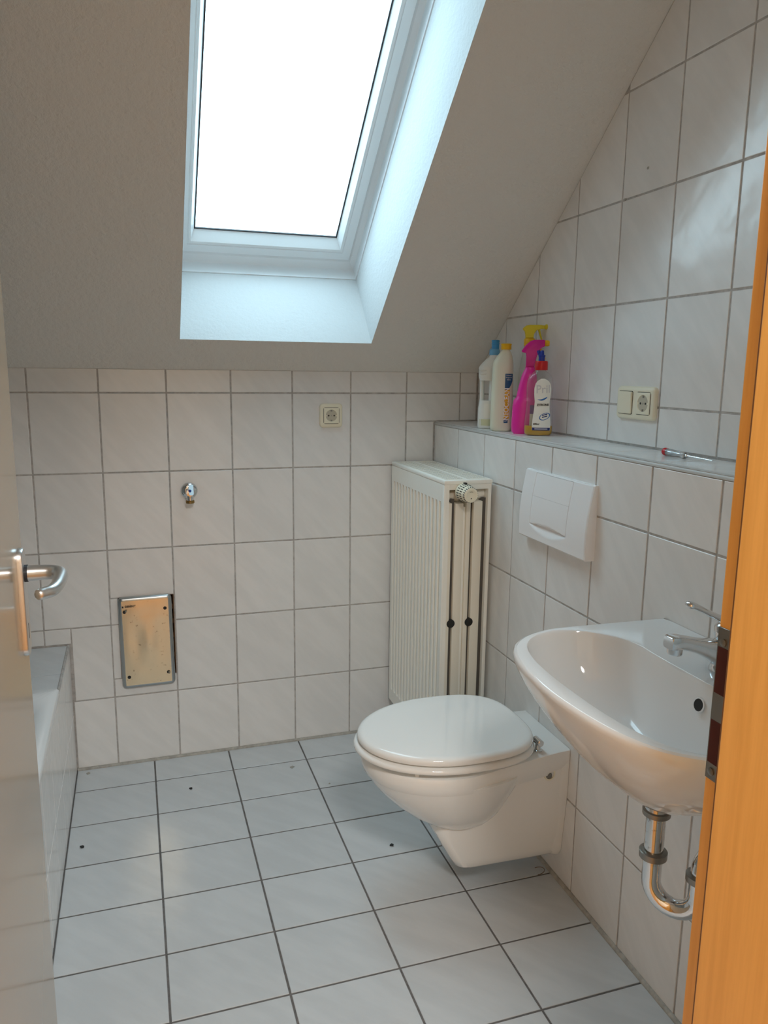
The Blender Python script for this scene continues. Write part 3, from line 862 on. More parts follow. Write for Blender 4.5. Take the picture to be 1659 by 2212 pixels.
# ================================================================== WASHBASIN, TAP, TRAP
SY = -1.568
sk = empty('washbasin', (1.15, SY, 0.60), label='white ceramic washbasin on the right wall beside the doorway', category='washbasin')
rs = rel(sk)
half = [(XL - 0.001, 0.268), (1.25, 0.271), (1.18, 0.2735), (1.10, 0.2755), (1.055, 0.2735), (1.005, 0.256), (0.965, 0.226), (0.943, 0.196), (0.925, 0.150), (0.913, 0.085), (0.907, 0.0)]
def mirror(h): return [(x, y) for x, y in h] + [(x, -y) for x, y in h[::-1][1:]]
def basin_outline(h, n=72):
    left = catmull([(x, y, 0) for x, y in mirror(h)], 6)
    return resample(left, n, closed=False)
NB = 73
outer = basin_outline(half, NB)
innerh = [(1.172, 0.0), (1.172, 0.06), (1.174, 0.11), (1.176, 0.150), (1.165, 0.185), (1.135, 0.226), (1.10, 0.250), (1.065, 0.2575), (1.025, 0.248), (0.993, 0.226), (0.970, 0.192), (0.954, 0.140), (0.946, 0.075), (0.944, 0.0)]
def inner_ring(scale_c, sc, z):
    """closed loop, resampled so that it faces the outline of the rim"""
    pts = [Vector((x, y, 0)) for x, y in innerh] + [Vector((x, -y, 0)) for x, y in innerh[::-1][1:-1]]
    c = Vector((scale_c[0], scale_c[1], 0))
    sm = catmull(pts, 5, closed=True)
    return [c + (p - c) * sc for p in sm], z
# outer shell: rim outline at the top drawn in towards the outlet below
mb = MB()
oc = Vector((1.132, 0, 0))
def shell(k, z, xpull=0.0, top=False):
    ring = []
    for p in outer:
        x = p.x; y = p.y
        q = Vector((oc.x + (x - oc.x) * k, y * k, 0))
        t = max(0.0, min(1.0, (x - oc.x) / (XL - oc.x)))
        q.x = q.x * (1 - t) + x * t               # the back stays on the wall
        ring.append(rs((q.x, SY + q.y, z)))
    return ring
prof = [(0.10, 0.6230), (0.16, 0.6240), (0.27, 0.6330), (0.40, 0.6510), (0.53, 0.6750), (0.65, 0.7020), (0.755, 0.7300), (0.84, 0.7560), (0.905, 0.7780), (0.950, 0.7960), (0.980, 0.8110), (0.996, 0.8220), (0.998, 0.8280), (0.990, 0.8325), (0.975, 0.8345)]
rings = [shell(k, z) for k, z in prof]
mb.loft(rings, True, False)
# top deck between rim outline and bowl edge, then the bowl
N2 = 2 * NB
def close_outer(ring_pts): return ring_pts
top_outer = rings[-1]
ang = lambda p: math.atan2(p.y, p.x)
def polar_ring(pts, n, c, z):
    """sample the closed loop by angle round c"""
    P = [Vector((p[0], p[1], 0)) for p in pts]; out = []
    m_ = len(P)
    for i in range(n):
        a = 2 * PI * i / n; d_ = Vector((math.cos(a), math.sin(a), 0)); best = None
        for j in range(m_):
            A_, B_ = P[j] - c, P[(j + 1) % m_] - c
            den = d_.x * (B_.y - A_.y) - d_.y * (B_.x - A_.x)
            if abs(den) < 1e-12: continue
            s = (d_.x * (-A_.y) + d_.y * A_.x) / den
            if -1e-9 <= s <= 1 + 1e-9:
                hit = A_ + (B_ - A_) * s; r_ = hit.dot(d_)
                if r_ > 0 and (best is None or r_ > best): best = r_
        out.append(c + d_ * (best if best else 0.01))
    return [rs((p.x, SY + p.y, z)) for p in out]
bc = Vector((1.07, 0, 0))
opts = [(oc.x + (p.x - oc.x) * (0.975 if p.x < oc.x else 1.0), p.y * 0.975) for p in outer]
ipts, _ = inner_ring((1.07, 0), 1.0, 0)
NP = 120
def inr(sc, z, cx=1.075): 
    c = Vector((cx, 0, 0)); pts = [(c.x + (p.x - c.x) * sc, p.y * sc) for p in ipts]
    return polar_ring(pts, NP, bc, z)
bc = Vector((1.085, 0, 0))
bowl_r = [polar_ring(opts, NP, bc, 0.8345), inr(1.012, 0.8345), inr(1.0, 0.8335), inr(0.988, 0.829), inr(0.972, 0.815), inr(0.945, 0.792, 1.08), inr(0.885, 0.764, 1.085), inr(0.79, 0.738, 1.09), inr(0.65, 0.715, 1.095), inr(0.44, 0.699, 1.10), inr(0.22, 0.691, 1.10), inr(0.10, 0.689, 1.10)]
mb.loft(bowl_r, False, True)
mb.obj('basin', 'basin_ceramic', sk, smooth=38)
oh = MB().lathe([(0.0125, 0.0035), (0.0122, 0.0045), (0.0105, 0.005), (0.010, 0.0025), (0.0, 0.0025)], rs((1.1675, SY - 0.036, 0.795)), Vector((-1, 0, 0.25)), 22, True, False).obj('overflow_rim', 'basin_ceramic', sk, smooth=40)
MB().lathe([(0.0103, 0.0030), (0.0103, 0.0044), (0.0, 0.0044)], rs((1.1675, SY - 0.036, 0.795)), Vector((-1, 0, 0.25)), 22, True, False).obj('overflow_hole', 'dark', oh)
MB().lathe([(0.031, 0), (0.031, 0.002), (0.022, 0.003), (0.0, 0.0035)], rs((1.10, SY, 0.6900)), (0, 0, 1), 24).obj('drain', 'chrome', sk, smooth=40)
# fine line of the maker's mark pressed into the deck, too small to read
MB().box(rs((1.268, SY + 0.125, 0.8343)), rs((1.2695, SY + 0.168, 0.8348))).obj('maker_mark', 'dim_metal', sk)

SB = SY; SY = SY - 0.007
ta = empty('basin_tap', (1.238, SY, 0.8345), label='chrome single-lever mixer tap on the washbasin', category='tap')
rf = rel(ta)
MB().lathe([(0.027, 0), (0.027, 0.004), (0.0245, 0.010), (0.0225, 0.03), (0.0215, 0.055), (0.0235, 0.066), (0.0235, 0.078), (0.018, 0.086), (0.0, 0.088)], rf((1.238, SY, 0.8345)), (0, 0, 1), 28).obj('body', 'chrome', ta, smooth=50)
def rbox_ring(p, w_, h_, t):
    """rounded box cross-section normal to direction t (in the x-z plane)"""
    n_ = Vector((-t.z, 0, t.x)); out = []
    for a, b in rrect(-w_, -h_, w_, h_, min(w_, h_) * 0.55, 4): out.append(rf(p + Vector((0, 1, 0)) * a + n_ * b))
    return out
spts = [Vector((1.225, SY, 0.868)), Vector((1.205, SY, 0.876)), Vector((1.180, SY, 0.885)), Vector((1.155, SY, 0.893)), Vector((1.138, SY, 0.897)), Vector((1.120, SY, 0.898)), Vector((1.117, SY, 0.8975))]
sw = [(0.021, 0.024), (0.018, 0.018), (0.0145, 0.0125), (0.0135, 0.0108), (0.0138, 0.0112), (0.0138, 0.0115), (0.012, 0.0098)]
MB().loft([rbox_ring(p, a, b, Vector((-0.96, 0, 0.26)) if i < 4 else Vector((-1, 0, 0.03))) for i, (p, (a, b)) in enumerate(zip(spts, sw))]).obj('spout', 'chrome', ta, smooth=45)
MB().lathe([(0.0115, 0), (0.0125, 0.002), (0.0125, 0.012)], rf((1.131, SY, 0.8765)), (0.08, 0, 1), 22).obj('aerator', 'chrome', ta, smooth=40)
lp = catmull([(1.246, SY, 0.918), (1.225, SY, 0.927), (1.200, SY, 0.938), (1.178, SY, 0.949), (1.160, SY, 0.957), (1.148, SY, 0.960)], 4)
lrad = [0.0115 - 0.003 * math.sin(PI * i / (len(lp) - 1)) for i in range(len(lp))]; lrad[-1] = 0.005; lrad[-2] = 0.0085
MB().tube([rf(p) for p in lp], lrad, 16, sx=0.62, sy=1.0, up=(0, 0, 1)).obj('lever', 'chrome', ta, smooth=60)

SY = SB
tp = empty('basin_trap', (1.13, SY, 0.44), label='tarnished chrome waste pipe and trap under the washbasin', category='waste pipe')
rp = rel(tp)
PX = 1.128
MB().lathe([(0.0205, 0), (0.0205, 0.026), (0.022, 0.027)], rp((PX, SY, 0.595)), (0, 0, 1), 28).obj('waste_cup', 'tarnished_chrome', tp, smooth=40)
MB().lathe([(0.021, 0), (0.0235, 0.001), (0.0238, 0.0095), (0.021, 0.011)], rp((PX, SY, 0.584)), (0, 0, 1), 28).obj('slip_nut', 'steel_dark', tp, smooth=40)
MB().lathe([(0.0165, 0), (0.0165, 0.098)], rp((PX, SY, 0.495)), (0, 0, 1), 28).obj('tailpiece', 'tarnished_chrome', tp, smooth=40)
MB().lathe([(0.021, 0), (0.0235, 0.001), (0.0238, 0.0125), (0.021, 0.014)], rp((PX, SY, 0.503)), (0, 0, 1), 28).obj('slip_nut', 'steel_dark', tp, smooth=40)
ub = [(PX, SY, 0.510), (PX, SY, 0.475)]
ur = 0.040; bx_, by_ = 0.55, -0.83
for i in range(13):
    a = PI * i / 12
    s = ur - ur * math.cos(a)
    ub.append((PX + s * bx_, SY + s * by_, 0.463 - ur * math.sin(a)))
e2 = ub[-1]
ub += [(e2[0], e2[1], 0.485), (e2[0], e2[1], 0.50)]
MB().tube([rp(p) for p in ub], 0.0165, 20).obj('u_bend', 'chrome', tp, smooth=60)
MB().lathe([(0.020, 0), (0.0228, 0.001), (0.0230, 0.012), (0.020, 0.013)], rp((e2[0], e2[1], 0.492)), (0, 0, 1), 28).obj('slip_nut', 'steel_dark', tp, smooth=40)
wp = [(e2[0], e2[1], 0.50)] + [(e2[0] + 0.035 - 0.035 * math.cos(PI / 2 * i / 6), e2[1], 0.510 + 0.035 * math.sin(PI / 2 * i / 6)) for i in range(7)] + [(XL + 0.002, e2[1], 0.545)]
MB().tube([rp(p) for p in wp], 0.0160, 20).obj('wall_pipe', 'chrome', tp, smooth=60)
MB().lathe([(0.036, 0), (0.034, 0.005), (0.022, 0.010), (0.018, 0.012)], rp((XL - 0.0005, e2[1], 0.545)), (-1, 0, 0), 28).obj('rosette', 'chrome', tp, smooth=40)

# ================================================================== FLUSH PLATE
fy0, fy1, fz0, fz1 = -1.038, -0.706, 0.890, 1.071
fp_ = empty('flush_plate', (XL, 0.5 * (fy0 + fy1), 0.5 * (fz0 + fz1)), label='white plastic flush plate on the tiled wall above the toilet', category='flush plate')
rl = rel(fp_)
def ft(v):      # how far the face stands off the wall, v = 0 top .. 1 bottom
    return 0.0105 + 0.0165 * math.sin(min(1.0, v * 1.10) * PI * 0.60) ** 1.0
BU0, BU1, BV = 0.19, 0.735, 0.775
def arc(u):     # half-lens shape under the button
    t = (u - BU0) / (BU1 - BU0) * 2 - 1
    return max(0.0, 1 - t * t)
NU, NV = 66, 60
mb = MB()
us = sorted(set([0, 0.012, 0.988, 1] + [i / NU for i in range(NU + 1)] + [BU0 - 0.003, BU0 + 0.003, BU1 - 0.003, BU1 + 0.003]))
vs = sorted(set([0, 0.02, 0.98, 1] + [i / NV for i in range(NV + 1)] + [BV - 0.004, BV + 0.004]))
rows = []
for v in vs:
    row = []
    for u in us:
        t = ft(v)
        eu, ev = min(u, 1 - u) * (fy1 - fy0), min(v, 1 - v) * (fz1 - fz0)
        for e_ in (eu, ev):
            if e_ < 0.003: t -= 0.0022 * (1 - e_ / 0.003) ** 2
        a = arc(u) if BU0 < u < BU1 else 0
        if v > BV and a > 0 and v < BV + 0.115 * a: t -= 0.0115 * a ** 0.5 * (1 - (v - BV) / (0.115 * a))
        elif BU0 + 0.002 < u < BU1 - 0.002 and 0.02 < v <= BV: t -= 0.006     # bed of the button
        row.append(rl((XL - t, fy1 + (fy0 - fy1) * u, fz1 + (fz0 - fz1) * v)))
    rows.append(row)
mb.loft(rows, False, False, closed=False)
n_u, n_v = len(us), len(vs); k = len(mb.v)
border = [i for i in range(n_u)] + [j * n_u + n_u - 1 for j in range(1, n_v)] + [(n_v - 1) * n_u + i for i in range(n_u - 2, -1, -1)] + [j * n_u for j in range(n_v - 2, 0, -1)]
for i in border:
    p = mb.v[i].copy(); p.x = rl((XL + 0.0005, 0, 0)).x; mb.v.append(p)
nb = len(border)
for i in range(nb): mb.f.append((border[i], border[(i + 1) % nb], k + (i + 1) % nb, k + i))
mb.obj('plate', 'white_plastic', fp_, smooth=35)
def button(name, v0, v1, lens):
    mb = MB(); rows = []
    g = 0.0035
    uu = [BU0 + g + (BU1 - BU0 - 2 * g) * i / 30 for i in range(31)]
    vv = [v0 + (v1 - v0) * i / 30 for i in range(31)]
    for v in vv:
        row = []
        for u in uu:
            t = ft(v) + 0.0002
            if lens:
                a = arc(u); d_ = BV - 0.05 * a
                if v > d_ and a > 0: t -= 0.010 * a ** 0.5 * (v - d_) / (0.05 * a + 1e-6)
            row.append(rl((XL - t, fy1 + (fy0 - fy1) * u, fz1 + (fz0 - fz1) * v)))
        rows.append(row)
    mb.loft(rows, False, False, closed=False)
    n = 31; k = len(mb.v)
    border = list(range(n)) + [j * n + n - 1 for j in range(1, n)] + [(n - 1) * n + i for i in range(n - 2, -1, -1)] + [j * n for j in range(n - 2, 0, -1)]
    for i in border:
        p = mb.v[i].copy(); p.x += 0.007; mb.v.append(p)
    nb = len(border)
    for i in range(nb): mb.f.append((border[i], border[(i + 1) % nb], k + (i + 1) % nb, k + i))
    return mb.obj(name, 'white_plastic', fp_, smooth=35)
button('button', 0.024, 0.355, False)
button('button', 0.357, BV - 0.004, True)

# ================================================================== SOCKETS AND SWITCH
def basis_map(O, U, V, N):
    O, U, V, N = Vector(O), Vector(U), Vector(V), Vector(N)
    return lambda u, v, n: O + U * u + V * v + N * n
def frame_plate(parent, mp, w_, h_, name='frame'):
    ring = lambda d, n: [mp(u, v, n) for u, v in rrect(-w_ / 2 + d, -h_ / 2 + d, w_ / 2 - d, h_ / 2 - d, 0.012 - min(d, 0.008) * 0.6, 6)]
    return MB().loft([ring(0, 0), ring(0, 0.005), ring(0.0012, 0.0075), ring(0.004, 0.0095), ring(0.009, 0.0108), ring(0.013, 0.0108)]).obj(name, 'cream_plastic', parent, smooth=40)
def socket_insert(parent, mp, cu):
    ring = lambda d, n: [mp(cu + u, v, n) for u, v in rrect(-0.0265 + d, -0.0265 + d, 0.0265 - d, 0.0265 - d, 0.006, 5)]
    MB().loft([ring(-0.0012, 0.0100), ring(-0.0012, 0.0111)]).obj('gap', 'dark', parent)
    cup = lambda r_, n, s=32: [mp(cu + r_ * math.cos(2 * PI * i / s), r_ * math.sin(2 * PI * i / s), n) for i in range(s)]
    # square insert with a round well
    sq = []
    for i in range(32):
        a = 2 * PI * i / 32; c, s = math.cos(a), math.sin(a); k_ = 0.0262 / max(abs(c), abs(s))
        sq.append((cu + max(-0.0262, min(0.0262, k_ * c)), max(-0.0262, min(0.0262, k_ * s))))
    ins = MB().loft([[mp(u, v, 0.0105) for u, v in sq], [mp(u, v, 0.0125) for u, v in sq], [mp(cu + (u - cu) * 0.96, v * 0.96, 0.0130) for u, v in sq], cup(0.0205, 0.0130), cup(0.0200, 0.0122), cup(0.0192, 0.0114)], True, False).obj('insert', 'cream_plastic', parent, smooth=35)
    MB().loft([cup(0.0196, 0.01125), cup(0.0196, 0.0116)]).obj('well', 'cream_dark', ins)
    for du in (-0.0095, 0.0095):
        MB().loft([[mp(cu + du + 0.0027 * math.cos(2 * PI * i / 12), 0.0027 * math.sin(2 * PI * i / 12), n) for i in range(12)] for n in (0.0110, 0.0119)]).obj('pin_hole', 'black_mark', ins)
    MB().loft([[mp(cu + 0.0022 * math.cos(2 * PI * i / 12), 0.0022 * math.sin(2 * PI * i / 12), n) for i in range(12)] for n in (0.0110, 0.0119)]).obj('screw', 'dim_metal', ins)
    for dv in (-1, 1):
        MB().prism(rect(cu - 0.003, dv * 0.0165 - 0.0028, cu + 0.003, dv * 0.0165 + 0.0028), mp, 0.0110, 0.0122).obj('earth_clip', 'steel_dark', ins)
        MB().prism(rect(cu + dv * 0.0185 - 0.0018, -0.0025, cu + dv * 0.0185 + 0.0018, 0.0025), mp, 0.0110, 0.0123).obj('guide_notch', 'cream_plastic', ins)
so = empty('wall_socket', (0.944, 0, 1.174), label='single cream wall socket on the back wall tiles', category='socket')
mp = basis_map((0, 0, 0), (1, 0, 0), (0, 0, 1), (0, -1, 0))
frame_plate(so, mp, 0.079, 0.081); socket_insert(so, mp, 0)
sw_ = empty('switch_and_socket', (XU, -0.939, 1.257), label='cream light switch and socket in one double frame above the ledge', category='switch')
mp = basis_map((0, 0, 0), (0, -1, 0), (0, 0, 1), (-1, 0, 0))
frame_plate(sw_, mp, 0.152, 0.081); socket_insert(sw_, mp, 0.0355)
ring = lambda d, n, tilt=0.0: [mp(-0.0355 + u, v, n + tilt * v) for u, v in rrect(-0.0275 + d, -0.0275 + d, 0.0275 - d, 0.0275 - d, 0.004, 4)]
MB().loft([ring(-0.0012, 0.0100), ring(-0.0012, 0.0112)]).obj('gap', 'dark', sw_)
MB().loft([ring(0, 0.0105), ring(0, 0.0140, 0.05), ring(0.001, 0.0152, 0.05), ring(0.003, 0.0156, 0.05)]).obj('rocker', 'cream_plastic', sw_, smooth=35)

# ================================================================== APPLIANCE VALVE ON THE BACK WALL
va = empty('appliance_valve', (0.466, 0, 0.932), label='small chrome angle valve with blue dot on the back wall', category='valve')
MB().lathe([(0.0272, 0), (0.0272, 0.003), (0.024, 0.0085), (0.018, 0.012), (0.012, 0.013)], (0, 0, 0), (0, -1, 0), 36).obj('rosette', 'chrome', va, smooth=50)
MB().lathe([(0.011, 0.005), (0.0115, 0.02), (0.0135, 0.030), (0.0135, 0.046), (0.0115, 0.052), (0.0, 0.053)], (0, 0, 0), (0, -1, 0), 24, True, False).obj('body', 'chrome', va, smooth=40)
MB().lathe([(0.0120, 0.0), (0.0112, -0.010), (0.0112, -0.026)], (0, -0.038, 0), (0, 0, 1), 24).obj('outlet', 'chrome', va, smooth=40)
MB().lathe([(0.0118, -0.0255), (0.0138, -0.027), (0.0138, -0.034), (0.012, -0.0355)], (0, -0.038, 0), (0, 0, 1), 24).obj('brass_ring', 'brass_old', va, smooth=40)
hd = MB().loft([[Vector((u, -0.053 - 0.008 * k + 0.62 * v, v)) for u, v in rrect(-0.0085 + 0.0045, -0.006, 0.0105, 0.026, 0.005, 4)] for k in (0.0, 1.0)]).obj('handle', 'chrome', va, smooth=40)
MB().lathe([(0.0048, 0), (0.0048, 0.0015), (0.0, 0.002)], (-0.001, -0.0560, 0.0075), (0, -1, 0.62), 16).obj('blue_dot', 'blue_dot', va, smooth=40)

# ================================================================== SERVICE PLATE
sv = empty('service_plate', (0.3130, -0.0005, 0.431), label='stained steel service plate screwed low on the back wall, warm reflection put into its colour', category='metal plate')
PW, PH, PD = 0.170, 0.315, 0.014
def pring(d, n, r_): return [Vector((u, -n, v)) for u, v in rrect(-PW / 2 + d, -PH / 2 + d, PW / 2 - d, PH / 2 - d, r_, 6)]
pmb = MB().loft([pring(0, 0, 0.014), pring(0, 0.006, 0.014), pring(0.0015, 0.0105, 0.0135), pring(0.006, 0.0135, 0.011), pring(0.0115, 0.0142, 0.007)], True, False)
# pillowed sheet face
fmb = MB()
n1, n2 = 24, 36
rows = []
for j in range(n2 + 1):
    v = -PH / 2 + 0.0115 + (PH - 0.023) * j / n2; row = []
    for i in range(n1 + 1):
        u = -PW / 2 + 0.0115 + (PW - 0.023) * i / n1
        a, b = u / (PW / 2), v / (PH / 2)
        bul = 0.0022 * (1 - a ** 2) * (1 - b ** 4) + 0.0012 * math.sin(7 * a + 1) * math.cos(3 * b) * (1 - a * a) * (1 - b * b)
        row.append(Vector((u, -0.0142 - bul, v)))
    rows.append(row)
fmb.loft(rows, False, False, closed=False)
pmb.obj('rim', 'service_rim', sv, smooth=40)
so_ = fmb.obj('sheet', 'service_steel_reflection', sv, smooth=40)
sv.rotation_euler = (0, math.radians(-0.6), 0)
for u, v, scr in ((-0.0655, 0.110, 1), (0.0625, 0.112, 0), (-0.0625, -0.116, 0), (0.0635, -0.112, 1)):
    MB().lathe([(0.0056, 0), (0.0056, 0.0010), (0.0045, 0.0012)], (u, -0.0148, v), (0, -1, 0), 18).obj('screw_hole', 'black_mark', so_)
    if scr:
        MB().lathe([(0.0030, 0), (0.0032, 0.008), (0.002, 0.009)], (u + 0.002, -0.0150, v + 0.001), (0.35 if u < 0 else 0.0, -1, 0.35 if u < 0 else -0.3), 14).obj('screw', 'steel_dark', so_, smooth=40)
me = text_mesh('GEBERIT', 0.0088, 0.0002, bold=0.00025, spacing=1.05)
transform_mesh(me, lambda c: Vector((c.x - 0.0465, -0.0163 - c.z, c.y + 0.1275)))
me.materials.append(MATS['black_mark'])
link('lettering', me, None, sv)
MB().box((-0.0720, -0.0162, 0.1240), (-0.0675, -0.0148, 0.1295)).obj('logo_square', 'black_mark', sv)

# ================================================================== CLEANING BOTTLES ON THE LEDGE
FACE = -0.49                     # bottles are turned so that their fronts (local -y) face the doorway
def sup(w_, d_, z, n=2.6, N=72, ox=0.0, oy=0.0):
    out = []
    for i in range(N):
        a = 2 * PI * i / N; c, s = math.cos(a), math.sin(a)
        out.append(Vector((ox + w_ * math.copysign(abs(c) ** (2 / n), c), oy + d_ * math.copysign(abs(s) ** (2 / n), s), z)))
    return out
def bottle_loft(levels, n=2.6, N=72):
    return MB().loft([sup(l[0], l[1], l[2], l[4] if len(l) > 4 else n, N, l[3] if len(l) > 3 else 0.0) for l in levels])
def front_y(w_, d_, x, n=2.6):
    t = min(1.0, abs(x / w_)); return -d_ * (1 - t ** n) ** (1 / n)
def patch(pts_uv, yfun, name, material, parent, lift=0.0006):
    """flat print outline laid on the front of a bottle, as a thin sheet (fan of quads by columns)"""
    n = len(pts_uv[0]); mb = MB(); rows = []
    for row in pts_uv: rows.append([Vector((x, yfun(x, z) - lift, z)) for x, z in row])
    mb.loft(rows, False, False, closed=False)
    return mb.obj(name, material, parent, smooth=60)
def band(z0, z1, x0f, x1f, nz=14, nx=10):
    rows = []
    for j in range(nz + 1):
        z = z0 + (z1 - z0) * j / nz; a, b = x0f(z), x1f(z)
        rows.append([(a + (b - a) * i / nx, z) for i in range(nx + 1)])
    return rows
def print_text(s, size, parent, material, yfun, cx, cz, rot=0.0, name='lettering', bold=0.0, lift=0.0009, spacing=1.0, sx=1.0):
    me = text_mesh(s, size, 0.00012, bold, spacing)
    c_, s2 = math.cos(rot), math.sin(rot)
    def fn(c):
        x, z = c.x * sx * c_ - c.y * s2 + cx, c.x * sx * s2 + c.y * c_ + cz
        return Vector((x, yfun(x, z) - lift - c.z, z))
    transform_mesh(me, fn); me.materials.append(MATS[material])
    return link(name, me, None, parent)
GRP = 'cleaning bottles on the tiled ledge'

# --- 1: white handled bottle with blue cap
b1 = empty('detergent_bottle', (1.382, -0.313, LEDGE), FACE, 'white bottle with side handle and blue cap, leftmost on ledge', 'bottle', GRP)
mb = MB()
mb.loft([sup(w_, d_, z, 3.2, 40, ox) for w_, d_, z, ox in ((0.026, 0.036, 0.0, 0.0), (0.0295, 0.040, 0.003, 0.0), (0.0305, 0.041, 0.010, 0.0), (0.030, 0.041, 0.06, 0.0), (0.0285, 0.040, 0.078, 0.0005), (0.0275, 0.039, 0.088, 0.001))], True, True)
# grip post on the left, main column on the right, bridge above: the opening stays free
mb.loft([sup(0.0072, 0.016, z, 2.6, 20, ox) for z, ox in ((0.084, -0.0195), (0.10, -0.0195), (0.125, -0.0200), (0.148, -0.0205), (0.160, -0.0205))])
mb.loft([sup(0.0135, 0.036, z, 2.8, 28, ox) for z, ox in ((0.084, 0.0155), (0.12, 0.0155), (0.160, 0.0150))])
mb.loft([sup(w_, d_, z, 3.0, 40, ox) for w_, d_, z, ox in ((0.0275, 0.038, 0.150, 0.001), (0.0305, 0.040, 0.160, -0.0005), (0.031, 0.040, 0.166, -0.001), (0.0295, 0.039, 0.171, -0.001), (0.0312, 0.040, 0.176, -0.001), (0.0296, 0.039, 0.182, -0.001), (0.0312, 0.040, 0.188, -0.001), (0.030, 0.039, 0.194, 0.000), (0.026, 0.035, 0.204, 0.004), (0.020, 0.028, 0.216, 0.010), (0.0150, 0.018, 0.224, 0.0145), (0.0135, 0.0145, 0.230, 0.0155))])
mb.obj('body', 'hdpe_white', b1, smooth=50)
mb = MB()
for z in (0.171, 0.182): mb.box((-0.026, -0.0405, z - 0.0022), (-0.006, -0.030, z + 0.0022), 0.002, 2)
mb.obj('grip_ribs', 'hdpe_white', b1, smooth=50)
patch(band(0.010, 0.030, lambda z: -0.0290, lambda z: 0.0290), lambda x, z: front_y(0.0303, 0.041, x, 3.2), 'liquid_level', 'liquid_band', b1, 0.0003)
patch(band(0.034, 0.079, lambda z: -0.010, lambda z: 0.018), lambda x, z: front_y(0.0300, 0.041, x, 3.2), 'label', 'label_white', b1)
MB().lathe([(0.0165, 0.229), (0.0165, 0.244), (0.0148, 0.247), (0.0130, 0.249)], (0.0155, 0, 0), (0, 0, 1), 28).obj('cap_skirt', 'cap_blue_pale', b1, smooth=40)
MB().lathe([(0.0118, 0.246), (0.0118, 0.262), (0.0128, 0.263), (0.0128, 0.266), (0.0118, 0.267), (0.0118, 0.270), (0.0126, 0.271), (0.0126, 0.2745), (0.0105, 0.2755)], (0.0175, 0, 0), (0, 0, 1), 28).obj('cap', 'cap_blue', b1, smooth=40)

# --- 2: cream bottle with yellow cap and upright lettering
b2 = empty('cleaner_bottle', (1.377, -0.421, LEDGE), FACE, 'milky cream cleaner bottle with orange-yellow cap and vertical lettering', 'bottle', GRP)
lv = [(0.028, 0.030, 0.0), (0.0320, 0.0335, 0.004), (0.0330, 0.0345, 0.012), (0.0330, 0.0345, 0.10), (0.0320, 0.0340, 0.17), (0.0310, 0.0335, 0.200), (0.0295, 0.031, 0.212), (0.0235, 0.025, 0.228, 0.003), (0.0165, 0.018, 0.240, 0.006), (0.0120, 0.0125, 0.246, 0.007), (0.0115, 0.0118, 0.250, 0.007)]
bottle_loft([l + ((0.0,) if len(l) == 3 else ()) for l in lv], n=3.0).obj('body', 'hdpe_cream', b2, smooth=50)
MB().lathe([(0.0155, 0.249), (0.0155, 0.262), (0.0162, 0.263), (0.0162, 0.2655), (0.0145, 0.267)], (0.007, 0, 0), (0, 0, 1), 28).obj('cap', 'cap_yellow', b2, smooth=40)
yf = lambda x, z: front_y(0.0329, 0.0346, x, 3.0)
patch(band(0.026, 0.176, lambda z: 0.0085, lambda z: 0.0300 if z > 0.150 else (0.0205 if z < 0.045 else 0.0205 + 0.0095 * max(0, (z - 0.130) / 0.02) if z > 0.13 else 0.0205)), yf, 'label', 'label_blue', b2, 0.0010)
patch(band(0.040, 0.128, lambda z: 0.0087, lambda z: 0.0235), yf, 'label_strip', 'label_yellow', b2, 0.0015)
print_text('NEOCLEAN', 0.0205, b2, 'label_white', yf, 0.0155, 0.084, PI / 2, bold=0.0006, lift=0.0020, sx=0.92)
print_text('L', 0.010, b2, 'label_white', yf, 0.0140, 0.033, PI / 2, lift=0.0020)
for i, s in enumerate(('Schnell-', 'Essigrein', 'Glanz')):
    print_text(s, 0.0052, b2, 'label_white', yf, 0.0195, 0.171 - i * 0.0065, 0, lift=0.0020)

